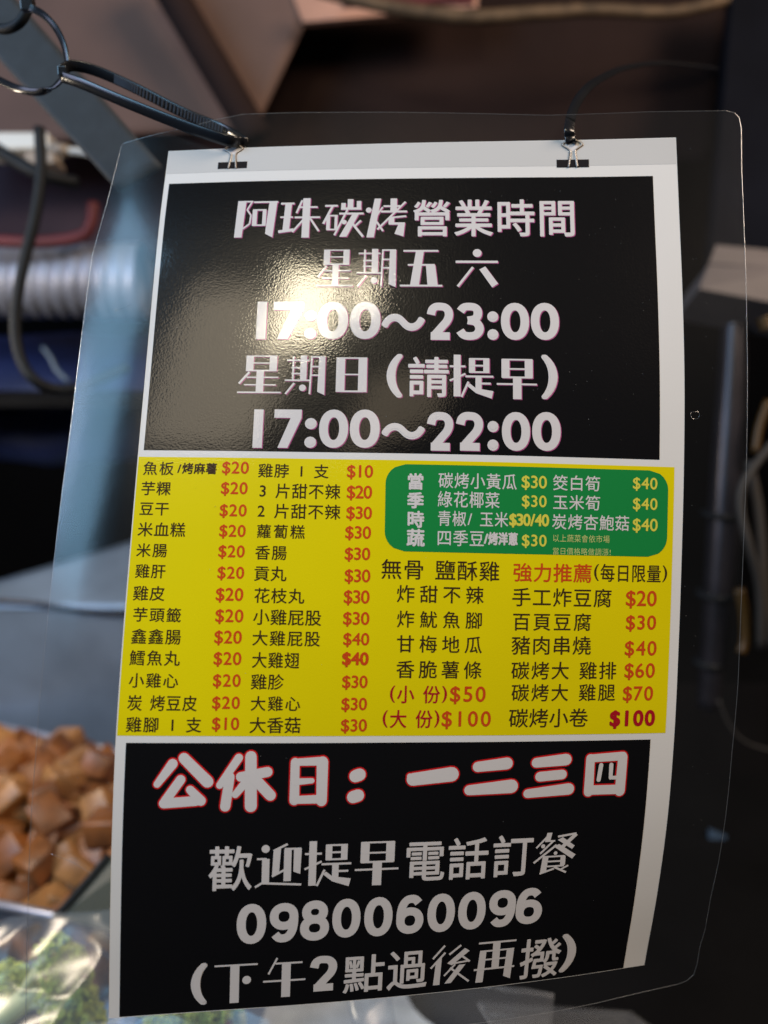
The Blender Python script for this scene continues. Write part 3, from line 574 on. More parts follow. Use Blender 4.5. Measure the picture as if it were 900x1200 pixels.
RUNS = [
 ('headd', '阿', 31.61, 48.86, 25.76, 43.31),
 ('headd', '珠', 49.54, 66.30, 25.51, 43.49),
 ('headd', '碳', 67.36, 84.00, 26.17, 43.62),
 ('headd', '烤', 85.03, 101.59, 25.98, 43.51),
 ('head', '營業時間', 103.31, 168.85, 26.63, 42.95),
 ('headd', '星', 65.99, 80.48, 48.91, 64.92),
 ('headd', '期', 81.85, 97.49, 48.60, 65.30),
 ('headd', '五', 99.19, 115.94, 49.18, 64.91),
 ('headd', '六', 121.17, 137.84, 48.59, 65.19),
 ('num', '1', 42.89, 46.64, 71.40, 87.11),
 ('num', '7', 49.35, 61.21, 71.45, 87.12),
 ('num', ':', 61.96, 66.68, 75.11, 87.12),
 ('num', '0', 66.95, 79.08, 71.50, 87.11),
 ('num', '0', 79.75, 91.83, 71.50, 87.08),
 ('head', '～', 92.18, 109.21, 76.51, 83.65),
 ('num', '2', 109.87, 120.53, 71.78, 87.27),
 ('num', '3', 121.20, 132.17, 71.71, 87.17),
 ('num', ':', 133.48, 137.80, 75.23, 87.07),
 ('num', '0', 138.81, 149.76, 71.58, 86.96),
 ('num', '0', 150.42, 161.37, 71.46, 86.79),
 ('headd', '星', 36.67, 53.74, 94.04, 109.47),
 ('headd', '期', 55.09, 70.73, 94.02, 110.07),
 ('headd', '日', 75.04, 87.13, 94.67, 108.90),
 ('num', '(', 94.57, 100.84, 93.18, 110.79),
 ('head', '請', 102.17, 118.29, 94.14, 110.30),
 ('headd', '提', 118.95, 135.71, 93.27, 110.74),
 ('headd', '早', 137.02, 152.47, 94.76, 110.76),
 ('num', ')', 154.12, 160.54, 92.82, 110.49),
 ('num', '1', 43.85, 47.47, 116.05, 131.39),
 ('num', '7', 51.75, 62.26, 115.97, 131.26),
 ('num', ':', 63.63, 68.21, 119.31, 131.14),
 ('num', '0', 69.14, 80.26, 115.81, 131.01),
 ('num', '0', 80.91, 92.34, 115.68, 130.83),
 ('head', '～', 93.01, 109.63, 120.90, 127.25),
 ('num', '2', 110.28, 120.71, 116.31, 131.48),
 ('num', '2', 121.36, 132.12, 116.13, 131.27),
 ('num', ':', 133.43, 137.67, 119.48, 131.08),
 ('num', '0', 138.97, 149.77, 115.80, 130.88),
 ('num', '0', 150.59, 161.58, 115.53, 130.59),
 ('item', '魚板', 2.19, 14.31, 137.13, 142.50),
 ('price', '$20', 32.58, 43.17, 136.87, 141.55),
 ('item', '芋粿', 2.19, 13.58, 144.95, 150.42),
 ('price', '$20', 32.63, 43.09, 144.88, 149.50),
 ('item', '豆干', 2.19, 13.51, 152.90, 158.15),
 ('price', '$20', 32.58, 43.20, 153.45, 158.02),
 ('item', '米血糕', 2.20, 20.19, 160.72, 166.22),
 ('price', '$20', 32.91, 43.14, 161.27, 165.79),
 ('item', '米腸', 2.20, 14.01, 168.76, 173.99),
 ('price', '$20', 32.99, 43.16, 169.01, 173.48),
 ('item', '雞肝', 2.52, 13.92, 176.55, 181.81),
 ('price', '$20', 33.07, 43.37, 176.98, 181.41),
 ('item', '雞皮', 2.43, 14.19, 184.63, 190.12),
 ('price', '$20', 32.97, 43.33, 184.88, 189.58),
 ('item', '芋頭籤', 2.87, 20.81, 192.56, 197.83),
 ('price', '$20', 33.16, 43.77, 192.70, 197.36),
 ('item', '鑫鑫腸', 2.85, 21.13, 200.31, 205.84),
 ('price', '$20', 33.23, 43.47, 200.46, 205.09),
 ('item', '鱈魚丸', 2.80, 21.17, 207.99, 213.46),
 ('price', '$20', 33.29, 43.66, 208.17, 212.76),
 ('item', '小雞心', 3.08, 21.09, 216.04, 221.32),
 ('price', '$20', 33.34, 43.78, 216.12, 220.53),
 ('item', '炭 烤豆皮', 3.18, 28.08, 223.81, 229.39),
 ('price', '$20', 33.37, 43.76, 224.03, 228.40),
 ('item', '雞腳 1 支', 3.11, 30.05, 231.48, 236.88),
 ('price', '$10', 33.67, 43.72, 231.46, 235.86),
 ('tiny', '/烤麻薯', 15.46, 30.65, 137.56, 141.91),
 ('item', '雞脖 1 支', 46.32, 73.24, 137.42, 142.89),
 ('price', '$10', 80.23, 90.22, 137.50, 142.29),
 ('item', '3 片甜不辣', 46.70, 77.82, 145.04, 150.88),
 ('price', '$20', 80.43, 89.90, 145.42, 150.33),
 ('item', '2 片甜不辣', 46.43, 78.03, 152.85, 158.57),
 ('price', '$30', 80.44, 90.06, 153.42, 158.12),
 ('item', '蘿蔔糕', 46.66, 65.18, 160.83, 166.11),
 ('price', '$30', 80.15, 89.89, 160.88, 165.54),
 ('item', '香腸', 46.52, 58.58, 168.75, 174.17),
 ('price', '$30', 80.19, 89.73, 168.91, 173.53),
 ('item', '貢丸', 46.54, 58.55, 176.40, 182.09),
 ('price', '$30', 80.39, 89.90, 177.03, 181.78),
 ('item', '花枝丸', 46.90, 65.44, 184.55, 190.19),
 ('price', '$30', 80.26, 89.74, 184.78, 189.66),
 ('item', '小雞屁股', 46.91, 71.95, 192.32, 198.15),
 ('price', '$30', 80.13, 89.91, 192.80, 197.51),
 ('item', '大雞屁股', 46.78, 71.84, 200.11, 205.69),
 ('price', '$40', 80.32, 90.08, 200.48, 205.01),
 ('item', '大雞翅', 47.08, 64.39, 207.91, 213.75),
 ('priceb', '$40', 80.18, 89.93, 207.66, 212.18),
 ('item', '雞胗', 47.03, 58.91, 215.82, 221.45),
 ('price', '$30', 80.39, 89.81, 216.07, 220.58),
 ('item', '大雞心', 46.99, 65.33, 223.72, 229.08),
 ('price', '$30', 80.28, 89.83, 224.16, 228.67),
 ('item', '大香菇', 47.04, 65.55, 231.22, 237.04),
 ('price', '$30', 80.33, 90.03, 231.94, 236.46),
 ('gb', '當', 101.92, 110.16, 140.41, 146.47),
 ('gb', '季', 102.02, 110.24, 147.62, 153.63),
 ('gb', '時', 102.13, 110.33, 154.77, 160.91),
 ('gb', '蔬', 102.24, 110.41, 161.55, 167.97),
 ('g', '碳烤小黃瓜', 114.69, 144.58, 139.76, 145.80),
 ('gp', '$30', 146.54, 156.37, 140.22, 144.96),
 ('g', '筊白筍', 158.34, 176.86, 139.64, 145.52),
 ('gp', '$40', 189.58, 199.71, 139.71, 144.13),
 ('g', '綠花椰菜', 114.43, 138.09, 146.85, 153.03),
 ('gp', '$30', 146.58, 156.41, 147.72, 152.11),
 ('g', '玉米筍', 158.39, 176.94, 147.15, 152.84),
 ('gp', '$40', 189.70, 199.85, 147.57, 151.99),
 ('g', '青椒/ 玉米', 114.51, 141.40, 154.29, 160.10),
 ('gpb', '$30/40', 142.05, 157.13, 154.91, 159.28),
 ('g', '炭烤杏鮑菇', 158.13, 188.47, 154.49, 160.34),
 ('gp', '$40', 189.84, 200.03, 155.42, 160.15),
 ('g', '四季豆', 114.27, 132.35, 161.50, 167.60),
 ('gb', '/烤洋蔥', 132.36, 145.06, 162.11, 166.78),
 ('gp', '$30', 146.70, 156.56, 162.62, 166.98),
 ('gt', '以上蔬菜會依市場', 158.53, 180.84, 162.21, 165.13),
 ('gt', '當日價格略做調漲!', 158.59, 181.61, 167.22, 169.98),
 ('item', '無骨 鹽酥雞', 93.54, 138.35, 172.89, 180.41),
 ('reda', '強力推薦', 143.45, 174.05, 173.28, 180.37),
 ('item', '(每日限量)', 174.72, 204.15, 173.01, 179.85),
 ('item', '炸甜不辣', 98.84, 133.12, 182.44, 189.01),
 ('item', '手工炸豆腐', 143.08, 182.18, 182.56, 189.65),
 ('price', '$20', 187.81, 200.50, 183.05, 188.93),
 ('item', '炸魷魚腳', 99.02, 133.03, 191.96, 198.29),
 ('item', '百頁豆腐', 143.25, 174.49, 191.96, 198.72),
 ('price', '$30', 187.95, 200.70, 192.53, 197.97),
 ('item', '甘梅地瓜', 99.21, 132.83, 201.01, 207.46),
 ('item', '豬肉串燒', 143.32, 174.41, 200.65, 207.74),
 ('price', '$40', 187.73, 201.36, 202.37, 207.95),
 ('item', '香脆薯條', 99.41, 132.79, 210.30, 216.94),
 ('item', '碳烤大 雞排', 143.36, 184.94, 210.30, 217.10),
 ('price', '$60', 188.04, 200.87, 210.91, 216.51),
 ('darka', '(小 份)', 97.67, 119.54, 219.51, 226.12),
 ('price', '$50', 120.18, 134.63, 219.73, 225.46),
 ('item', '碳烤大 雞腿', 143.59, 184.81, 218.72, 225.34),
 ('price', '$70', 187.69, 200.55, 219.80, 225.29),
 ('darka', '(大 份)', 95.21, 116.89, 228.55, 235.28),
 ('price', '$100', 117.21, 136.94, 228.97, 234.72),
 ('item', '碳烤小卷', 143.14, 174.03, 228.01, 235.27),
 ('dark', '$100', 182.83, 201.73, 229.20, 235.03),
 ('brush', '公', 13.08, 34.68, 244.37, 264.38),
 ('brush', '休', 35.58, 57.19, 243.77, 264.97),
 ('brush', '日', 62.10, 76.23, 245.41, 263.18),
 ('brush', '：', 83.29, 89.90, 249.93, 263.20),
 ('brush', '一', 105.26, 124.39, 250.49, 256.21),
 ('brush', '二', 126.58, 147.33, 246.89, 261.13),
 ('brush', '三', 149.33, 169.99, 245.78, 262.77),
 ('brush', '四', 174.02, 191.18, 245.54, 262.49),
 ('low', '歡', 33.55, 49.15, 277.63, 294.11),
 ('lowd', '迎', 50.77, 67.51, 277.13, 293.35),
 ('lowd', '提', 68.52, 85.65, 276.66, 294.22),
 ('lowd', '早', 87.04, 103.34, 277.54, 294.36),
 ('low', '電', 104.91, 120.55, 277.49, 293.55),
 ('low', '話', 121.49, 137.45, 277.12, 293.77),
 ('low', '訂', 138.73, 155.03, 276.81, 293.74),
 ('lowd', '餐', 155.98, 172.80, 276.70, 293.44),
 ('lown', '0', 44.55, 55.19, 299.58, 314.94),
 ('lown', '9', 56.42, 66.84, 299.75, 314.92),
 ('lown', '8', 67.59, 78.29, 299.27, 314.91),
 ('lown', '0', 79.40, 89.88, 299.16, 314.44),
 ('lown', '0', 91.30, 101.96, 299.09, 314.71),
 ('lown', '6', 103.45, 113.88, 298.88, 314.52),
 ('lown', '0', 115.33, 125.98, 299.05, 314.72),
 ('lown', '0', 127.28, 138.11, 299.08, 314.62),
 ('lown', '9', 139.42, 150.10, 299.15, 314.57),
 ('lown', '6', 150.26, 161.05, 299.00, 314.28),
 ('lown', '(', 28.58, 34.51, 321.33, 337.51),
 ('lowd', '下', 36.95, 52.54, 322.59, 337.62),
 ('lowd', '午', 54.66, 70.15, 320.96, 336.55),
 ('lown', '2', 71.69, 82.21, 321.21, 335.30),
 ('low', '點', 83.81, 99.40, 321.71, 336.90),
 ('low', '過', 100.48, 115.92, 321.05, 337.24),
 ('lowd', '後', 117.49, 133.50, 320.52, 336.94),
 ('lowd', '再', 135.11, 151.62, 320.14, 337.72),
 ('low', '撥', 153.11, 170.39, 320.85, 338.61),
 ('lown', ')', 170.69, 177.50, 320.28, 337.64)]
for r in RUNS: run(*r)

M['blackp'] = mat('black nylon', (.012, .013, .016), .22, spec=.6)
M['strap'] = mat('dark webbing', (.016, .02, .025), .7, var=.2, vscale=120, bump=.5, bscale=600)
M['cable'] = mat('black cable rubber', (.007, .009, .012), .6, spec=.25)
M['duct'] = mat('silver foil duct', (.27, .28, .34), .5, metal=.5, var=.15, vscale=30, bump=.4, bscale=90)
M['redp'] = mat('dull red paint', (.10, .012, .016), .6, var=.3, vscale=25)
M['cream'] = mat('cream plastic', (.62, .6, .56), .4)
M['tan'] = mat('tan plastic', (.3, .24, .19), .5)
M['blue'] = mat('blue plastic', (.003, .010, .06), .6, var=.4, vscale=12)
M['chrome'] = mat('dull chrome', (.03, .027, .034), .3, metal=.5, var=.3, vscale=30)
M['rod'] = mat('rusty brown rod', (.12, .075, .04), .6, var=.5, vscale=60, bump=.8, bscale=90)
M['pinkish'] = mat('salmon board', (.6, .33, .24), .6, var=.15, vscale=12)
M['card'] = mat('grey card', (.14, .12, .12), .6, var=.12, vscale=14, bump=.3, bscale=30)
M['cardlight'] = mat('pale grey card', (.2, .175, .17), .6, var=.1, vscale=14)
M['sky'] = mat('pale blue plastic', (.06, .10, .16), .4, var=.3, vscale=30)
M['amber'] = mat('amber plastic', (.07, .036, .006), .4)

def thing(name, loc, label, cat, group=None):
    e = empty(name, loc); tagit(e, label, cat, group); return e

# ---- ties
up = (0.15, -.45, .88)
t = thing('cable_tie', (-0.1407, 0.3673, 1.5168), 'long black ribbed cable tie looped from the strap to the sign\'s left clip', 'cable tie')
fr = (-0.0600, 0.3471, 1.4851)
ribbon('tie_band', [(-0.1420, 0.3704, 1.5171), (-0.1310, 0.3643, 1.5124), (-0.1090, 0.3560, 1.5022), (-0.0841, 0.3487, 1.4916), (-0.0656, 0.3442, 1.4848), (-0.0604, 0.3471, 1.4846), (-0.0585, 0.3478, 1.4846), (-0.0588, 0.3504, 1.4857), (-0.0700, 0.3623, 1.4935), (-0.0883, 0.3672, 1.5016), (-0.1099, 0.3726, 1.5129), (-0.1273, 0.3753, 1.5207), (-0.1379, 0.3747, 1.5229), (-0.1424, 0.3722, 1.5204)], .0046, .0011, M['blackp'], t, up=up, k=10)
tp = smoothpath([(-0.0697, 0.3611, 1.4931), (-0.0879, 0.3659, 1.5013), (-0.1095, 0.3713, 1.5125), (-0.1192, 0.3730, 1.5172)], 13)
V = []; F = []
for i in range(0, len(tp) - 1):
    for h in (.3,):
        p = tp[i].lerp(tp[i + 1], h); d = (tp[i + 1] - tp[i]).normalized(); uu = Vector(up); uu = (uu - d * uu.dot(d)).normalized(); nn = d.cross(uu)
        if nn.y > 0: nn = -nn
        p = p + nn * .0005; n0 = len(V); a, b, c = d * .00035, uu * .0016, nn * .0006
        V += [p - a - b, p + a - b, p + a + b, p - a + b, p - a - b + c, p + a - b + c, p + a + b + c, p - a + b + c]
        F += [tuple(n0 + q for q in f) for f in ((3, 2, 1, 0), (4, 5, 6, 7), (0, 1, 5, 4), (1, 2, 6, 5), (2, 3, 7, 6), (3, 0, 4, 7))]
M['rib'] = mat('glint-lightened nylon teeth', (.07, .08, .1), .25, spec=.8)  # black teeth given a lighter blue grey in place of glints
o = mesh('ridges', V, F, M['rib'], t); o['kind'] = 'stuff'
c = Vector((-0.1408, 0.3698, 1.5189))
box('tie_head', tuple(c - Vector((.002, .0015, .002))), tuple(c + Vector((.002, .0015, .002))), M['blackp'], t, bevel=.0005)

t = thing('cable_tie', (-0.1443, 0.3844, 1.5250), 'black cable tie arching round the slanting dark strap at top left', 'cable tie')
ribbon('tie_band', [(-0.1668, 0.4014, 1.5568), (-0.1564, 0.3917, 1.5499), (-0.1485, 0.3859, 1.5417), (-0.1434, 0.3808, 1.5322), (-0.1422, 0.3789, 1.5232), (-0.1462, 0.3812, 1.5194), (-0.1525, 0.3847, 1.5169), (-0.1618, 0.3898, 1.5167), (-0.1722, 0.3956, 1.5199), (-0.1842, 0.4051, 1.5261), (-0.1984, 0.4170, 1.5341)], .0033, .001, M['blackp'], t, up=(.75, -.5, .1), k=8)
box('tie_head', tuple(Vector((-0.1668, 0.4014, 1.5568)) - Vector((.003, .002, .002))), tuple(Vector((-0.1668, 0.4014, 1.5568)) + Vector((.003, .002, .003))), M['blackp'], t, bevel=.0005)

t = thing('hanging_ring', (-0.1788, 0.4106, 1.5523), 'thick black rubber ring curling at the top left corner', 'ring')
tube('ring_hoop', [(-0.1702, 0.4158, 1.5764), (-0.1706, 0.4136, 1.5664), (-0.1723, 0.4120, 1.5587), (-0.1773, 0.4130, 1.5539), (-0.1859, 0.4169, 1.5531), (-0.1963, 0.4217, 1.5564)], .0024, M['cable'], t, k=8, n=14)

t = thing('cable_tie', (0.0751, 0.3347, 1.4838), 'thin black cable tie curving up from the sign\'s right clip', 'cable tie')
ribbon('tie_band', [(0.0770, 0.3387, 1.4832), (0.0762, 0.3372, 1.4826), (0.0755, 0.3372, 1.4843), (0.0752, 0.3376, 1.4877), (0.0782, 0.3475, 1.4955), (0.0840, 0.3628, 1.5052), (0.0933, 0.3826, 1.5167), (0.1089, 0.4165, 1.5316), (0.1362, 0.4724, 1.5541), (0.1833, 0.5498, 1.5819), (0.2513, 0.6370, 1.6072)], .0042, .001, M['blackp'], t, up=(.92, .05, -.3), k=8)

# ---- strap
t = sheet('webbing_strap', [(-0.2607, 0.5132, 1.6018), (-0.1584, 0.4898, 1.4918), (-0.1329, 0.4930, 1.5068), (-0.2351, 0.5174, 1.6218)], M['strap'], 20, 8, .002, 2, .003)
tagit(t, 'wide dark webbing strap slanting down from the top left corner', 'strap')

# ---- top edge: red lit strip and rod
t = thing('awning_edge', (0.0000, 1.0598, 1.8168), 'salmon and red painted awning edge above the dark sheet', 'awning')
slab('awning_board', [(-0.1034, 1.0885, 1.8076), (0.1198, 1.0926, 1.8268), (0.1198, 1.1035, 1.8779), (-0.1307, 1.1035, 1.8779)], .01, M['pinkish'], t)
slab('red_stripe', [(-0.0520, 1.0875, 1.8267), (0.1138, 1.0882, 1.8299), (0.1138, 1.0978, 1.8755), (-0.0433, 1.0978, 1.8755)], .003, M['redp'], t)
o = tube('bent_rod', [(-0.0827, 1.0412, 1.8252), (-0.0103, 1.0375, 1.8080), (0.0517, 1.0354, 1.7979), (0.1137, 1.0343, 1.7929), (0.1757, 1.0351, 1.7969), (0.2611, 1.0471, 1.8053), (0.3589, 1.0578, 1.8075), (0.4480, 1.0732, 1.8316)], .0085, M['rod'], None, 8, 12, scale=lambda s: 1 - .35 * abs(s - .35))
tagit(o, 'rusty brown bent rod running along the top behind the sign', 'rod')

# ---- left middle
t = thing('cable_connector', (-0.3267, 0.7542, 1.5816), 'cream plug connector with a white lead behind the strap', 'connector')
slab('plug_body', [(-0.3656, 0.7533, 1.5770), (-0.3049, 0.7536, 1.5786), (-0.3064, 0.7568, 1.5938), (-0.3656, 0.7568, 1.5938)], .03, M['cream'], t, bevel=.003)
slab('plug_base', [(-0.3235, 0.7393, 1.5595), (-0.2944, 0.7403, 1.5640), (-0.2975, 0.7425, 1.5745), (-0.3235, 0.7425, 1.5745)], .025, M['tan'], t, bevel=.003)
tube('plug_neck', [(-0.3033, 0.7536, 1.5786), (-0.2878, 0.7531, 1.5763)], .0055, M['tan'], t)
tube('white_lead', [(-0.2893, 0.7531, 1.5763), (-0.2722, 0.7528, 1.5748), (-0.2504, 0.7515, 1.5687), (-0.2240, 0.7708, 1.5633)], .0035, M['cream'], t)
o = tube('hanging_cable', [(-0.2693, 0.6493, 1.5687), (-0.2680, 0.6423, 1.5361), (-0.2720, 0.6354, 1.5035), (-0.2800, 0.6285, 1.4709), (-0.2860, 0.6222, 1.4415), (-0.2880, 0.6167, 1.4155), (-0.2840, 0.6118, 1.3926), (-0.2733, 0.6084, 1.3763), (-0.2616, 0.6170, 1.3686), (-0.2439, 0.6275, 1.3701), (-0.2133, 0.6511, 1.3852)], .0044, M['cable'], None, 8, 14)
tagit(o, 'thick black cable hanging in a loop in front of the foil duct', 'cable')
o = tube('thin_cable', [(-0.3447, 0.7119, 1.5748), (-0.3153, 0.7081, 1.5569), (-0.2933, 0.7058, 1.5461), (-0.2720, 0.7256, 1.5432)], .006, M['cable'], None, 6)
tagit(o, 'black cable crossing below the cream connector', 'cable')
o = tube('red_rail', [(-0.4247, 0.8206, 1.5091), (-0.3553, 0.8199, 1.5057), (-0.3103, 0.8210, 1.5108), (-0.2981, 0.8235, 1.5227), (-0.2947, 0.8282, 1.5447)], .006, M['redp'], None, 6)
tagit(o, 'dull red rail bending up at its end above the foil duct', 'rail')
# duct with real corrugation
t = thing('foil_duct', (-0.3556, 0.8324, 1.4684), 'ribbed silver foil duct lying behind the black cable', 'duct')
path = [Vector((-0.4873, 0.8946, 1.4726)).lerp(Vector((-0.2551, 0.8532, 1.4701)), i / 120) for i in range(121)]
ax = (path[-1] - path[0]).normalized(); V = []; F = []; n = 28
for i, p in enumerate(path):
    L = (p - path[0]).length
    for j in range(n):
        a = 2 * math.pi * j / n; ph = (L / .0165 + j / n * 1.0) % 1
        r = .036 + .0035 * abs(math.sin(math.pi * ph)) ** .6 + .0012 * noise.noise(p * 60 + Vector((j, 0, 0)))
        V.append(p + Vector((0, math.cos(a), math.sin(a))) * r)
for i in range(120):
    for j in range(n): F.append((i * n + j, i * n + (j + 1) % n, (i + 1) * n + (j + 1) % n, (i + 1) * n + j))
mesh('duct_hose', V, F, M['duct'], t, True)
# crate-like blue bundle
t = thing('blue_bag', (-0.4100, 0.9136, 1.3694), 'crumpled blue bag with a pale drawstring under the foil duct', 'bag')
V = []; F = []; nx, ny = 26, 18
for j in range(ny + 1):
    for i in range(nx + 1):
        u, v = i / nx, j / ny; p = Vector((-0.5383, 0.9424, 1.2644)).lerp(Vector((-0.2217, 0.9424, 1.2644)), u) + (Vector((-0.5553, 1.0057, 1.4178)) - Vector((-0.5383, 0.9424, 1.2644))) * v
        p += Vector((0, -.07, 0)) * math.sin(math.pi * v) ** .6 + Vector((0, .02, .008)) * noise.noise(p * 16); V.append(p)
for j in range(ny):
    for i in range(nx): q = j * (nx + 1) + i; F.append((q, q + 1, q + nx + 2, q + nx + 1))
mesh('bag_body', V, F, M['blue'], t, True)
tube('drawstring', [(-0.3822, 0.8796, 1.4016), (-0.3727, 0.8770, 1.3894), (-0.3669, 0.8744, 1.3773), (-0.3536, 0.8716, 1.3642)], .0028, M['sky'], t)
o = box('dark_shelf', (-.72, .80, 1.34), (-.1, .98, 1.352), M['counter'], bevel=.002)
tagit(o, 'dark narrow shelf carrying the blue bag', 'shelf')
# steel hood panels
t = thing('steel_cabinet', (-0.3683, 0.8000, 1.0755), 'blue grey brushed steel cabinet behind the tofu tray', 'cabinet')
slab('top_plate', [(-0.5160, 0.8190, 1.1165), (-0.0287, 0.8182, 1.1128), (-0.0350, 1.0368, 1.2273), (-0.6360, 1.0094, 1.0506)], .006, M['steel'], t)
slab('front_plate', [(-0.5400, 0.8169, 0.9145), (-0.0300, 0.8169, 0.9145), (-0.0287, 0.8189, 1.1065), (-0.5172, 0.8209, 1.1159)], .006, M['steel'], t)
tube('rolled_edge', [(-0.5148, 0.8194, 1.1284), (-0.4004, 0.8182, 1.1228), (-0.2955, 0.8159, 1.1116), (-0.0286, 0.8151, 1.1078)], .0028, M['chrome'], t)

# ---- tofu tray
M['traysteel'] = mat('steel tray', (.4, .4, .46), .35, metal=.6, var=.12, vscale=20)
M['tofu'] = mat('fried tofu skin', (.2, .07, .018), .4, spec=.5, var=.5, vscale=45, bump=.7, bscale=260)
M['tofulight'] = mat('fried tofu skin pale', (.32, .15, .05), .4, spec=.5, var=.35, vscale=55, bump=.6, bscale=260)
M['olive'] = mat('dark olive plastic', (.045, .045, .025), .5)
A = Vector((-0.6189, 0.8609, 0.9850)); B = Vector((-0.1257, 0.6828, 0.9850)); Cc = Vector((-0.0708, 0.4545, 0.9850)); D = Vector((-0.4097, 0.5401, 0.9850))
t = thing('steel_tray', tuple((A + Cc) / 2 - Vector((0, 0, .085))), 'shallow steel tray heaped with fried tofu cubes', 'tray')
dz = Vector((0, 0, -.075)); ctr = (A + Cc) / 2
def inset(p, k): return p + (ctr - p) * k
hexa('tray_floor', [inset(p, .08) + dz - Vector((0, 0, .003)) for p in (D, Cc, B, A)] + [inset(p, .08) + dz for p in (D, Cc, B, A)], M['traysteel'], t)
for p, q in ((A, B), (B, Cc), (Cc, D), (D, A)):
    o1, o2 = inset(p, .08) + dz, inset(q, .08) + dz; w1 = (ctr - (p + q) / 2).normalized() * .002
    hexa('tray_side', [o1, o2, o2 + w1, o1 + w1, p, q, q + w1, p + w1], M['traysteel'], t)
    sweep('tray_rim', [p, p.lerp(q, .5), q], circ(.0038, 8), M['traysteel'], t)
def cube_mesh(seed, m, sz=(.034, .03, .024)):
    rnd = random.Random(seed); bm = bmesh.new(); bmesh.ops.create_cube(bm, size=1)
    for v in bm.verts:
        v.co = Vector((v.co.x * sz[0], v.co.y * sz[1], v.co.z * sz[2])) + Vector([rnd.uniform(-.003, .003) for _ in range(3)])
    bmesh.ops.bevel(bm, geom=bm.edges[:], offset=.0022, segments=2, affect='EDGES', profile=.5)
    me = bpy.data.meshes.new('fried_tofu'); bm.to_mesh(me); bm.free()
    me.polygons.foreach_set('use_smooth', [True] * len(me.polygons)); me.materials.append(m); return me
tm = [cube_mesh(k, M['tofulight'] if k % 3 == 0 else M['tofu'], (.027 + .005 * (k % 2), .025, .018 + .004 * (k % 3))) for k in range(8)]
rnd = random.Random(4); k = 0
ex = (B - A).normalized(); ey = (A - D).normalized(); LX = (B - A).length; LY = (A - D).length
for lay in range(5):
    z = .985 - .058 + lay * .021
    sp = .0325
    for iy in range(int(LY / sp)):
        for ix in range(int(LX / sp)):
            fx = (ix + .5 + .5 * (lay % 2)) * sp / LX; fy = (iy + .5 + .5 * (lay % 2)) * sp / LY
            if fx > .93 or fy > .93 or fx < .07 or fy < .07: continue
            mound = 4.6 - 7.0 * max(0, abs(fy - .55) - .2) + .5 * rnd.uniform(-1, 1)
            if lay > mound - .6: continue
            if lay < 2 and .12 < fy < .85 : continue      # buried, nothing seen
            if fx > .68 or fx < .25: continue
            p = D + (B - A) * fx + (A - D) * fy; p.z = z + rnd.uniform(-.002, .003); p += ex * rnd.uniform(-.007, .007) + ey * rnd.uniform(-.007, .007)
            o = bpy.data.objects.new('fried_tofu', tm[k % 8]); col.objects.link(o); o.location = p; k += 1
            o.rotation_euler = (rnd.uniform(-.8, .8), rnd.uniform(-.8, .8), rnd.uniform(0, 3.1))
            tagit(o, 'golden brown fried tofu cube heaped in the steel tray', 'tofu cube', 'fried tofu cubes heaped in the steel tray')
print('tofu', k)
t = thing('tray_divider', (-0.2333, 0.5259, 0.9883), 'dark olive plastic scoop resting on the tofu tray\'s near rim', 'scoop')
slab('scoop_blade', [(-0.2283, 0.4645, 1.0120), (-0.1531, 0.4562, 0.9972), (-0.1618, 0.4980, 1.0492), (-0.2004, 0.4956, 1.0383)], .004, M['olive'], t, bevel=.001)
tube('scoop_edge', [(-0.2290, 0.4636, 1.0127), (-0.2148, 0.4786, 1.0254), (-0.2000, 0.4949, 1.0395)], .0028, M['cable'], t)

# ---- broccoli in clear bags
M['brocc'] = mat('broccoli buds', (.62, .72, .12), .7, var=.5, vscale=160, bump=1, bscale=900)
M['stem'] = mat('broccoli stem', (.72, .7, .34), .5, var=.2, vscale=60)
def ico():
    bm = bmesh.new(); bmesh.ops.create_icosphere(bm, subdivisions=1, radius=1)
    V = [v.co.copy() for v in bm.verts]; F = [tuple(v.index for v in f.verts) for f in bm.faces]; bm.free(); return V, F
IV, IF = ico()
def floret(base, tip, r, seed, label):
    rn = random.Random(seed); base = Vector(base); tip = Vector(tip); d = (tip - base).normalized()
    e = thing('broccoli_floret', tuple(base), label, 'broccoli', 'broccoli florets in the clear bags')
    side = d.cross(Vector((0, 1, .3))).normalized(); oth = d.cross(side)
    V = []; F = []
    tube('stalk', [base, base.lerp(tip, .5), base.lerp(tip, .8)], r * .34, M['stem'], e, 4, 10)
    for b in range(5):
        a = b * 1.256 + rn.random(); q = tip + (side * math.cos(a) + oth * math.sin(a)) * r * .55
        tube('branch', [base.lerp(tip, .45), base.lerp(q, .8), q], r * .15, M['stem'], e, 3, 7)
    for b in range(7):
        a = b * 1.05; rr = 0 if b == 6 else .62
        c = tip + (side * math.cos(a) + oth * math.sin(a)) * r * rr + d * r * (.2 if rr else .45)
        for s in range(240):
            w_ = Vector((rn.gauss(0, 1), rn.gauss(0, 1), rn.gauss(0, 1))).normalized()
            if w_.dot(d) < -.35: continue
            n0 = len(V); k_ = r * rn.uniform(.03, .075)
            V += [c + w_ * r * (.42 + .1 * noise.noise(w_ * 2.5 + c * 60)) + v * k_ for v in IV]; F += [tuple(n0 + q for q in f) for f in IF]
    o = mesh('crown', V, F, M['brocc'], e, True)
    return e
floret((-0.2439, 0.3891, 0.9940), (-0.2005, 0.4009, 1.0254), .021, 1, 'largest broccoli floret, pale stalk leaning right under the tofu tray')
floret((-0.2172, 0.3796, 0.9734), (-0.1901, 0.3870, 1.0084), .021, 2, 'broccoli floret with its crown up beside the sign\'s lower left edge')
floret((-0.2613, 0.3974, 0.9611), (-0.2385, 0.4159, 0.9999), .018, 3, 'broccoli floret cut by the left edge of the picture')
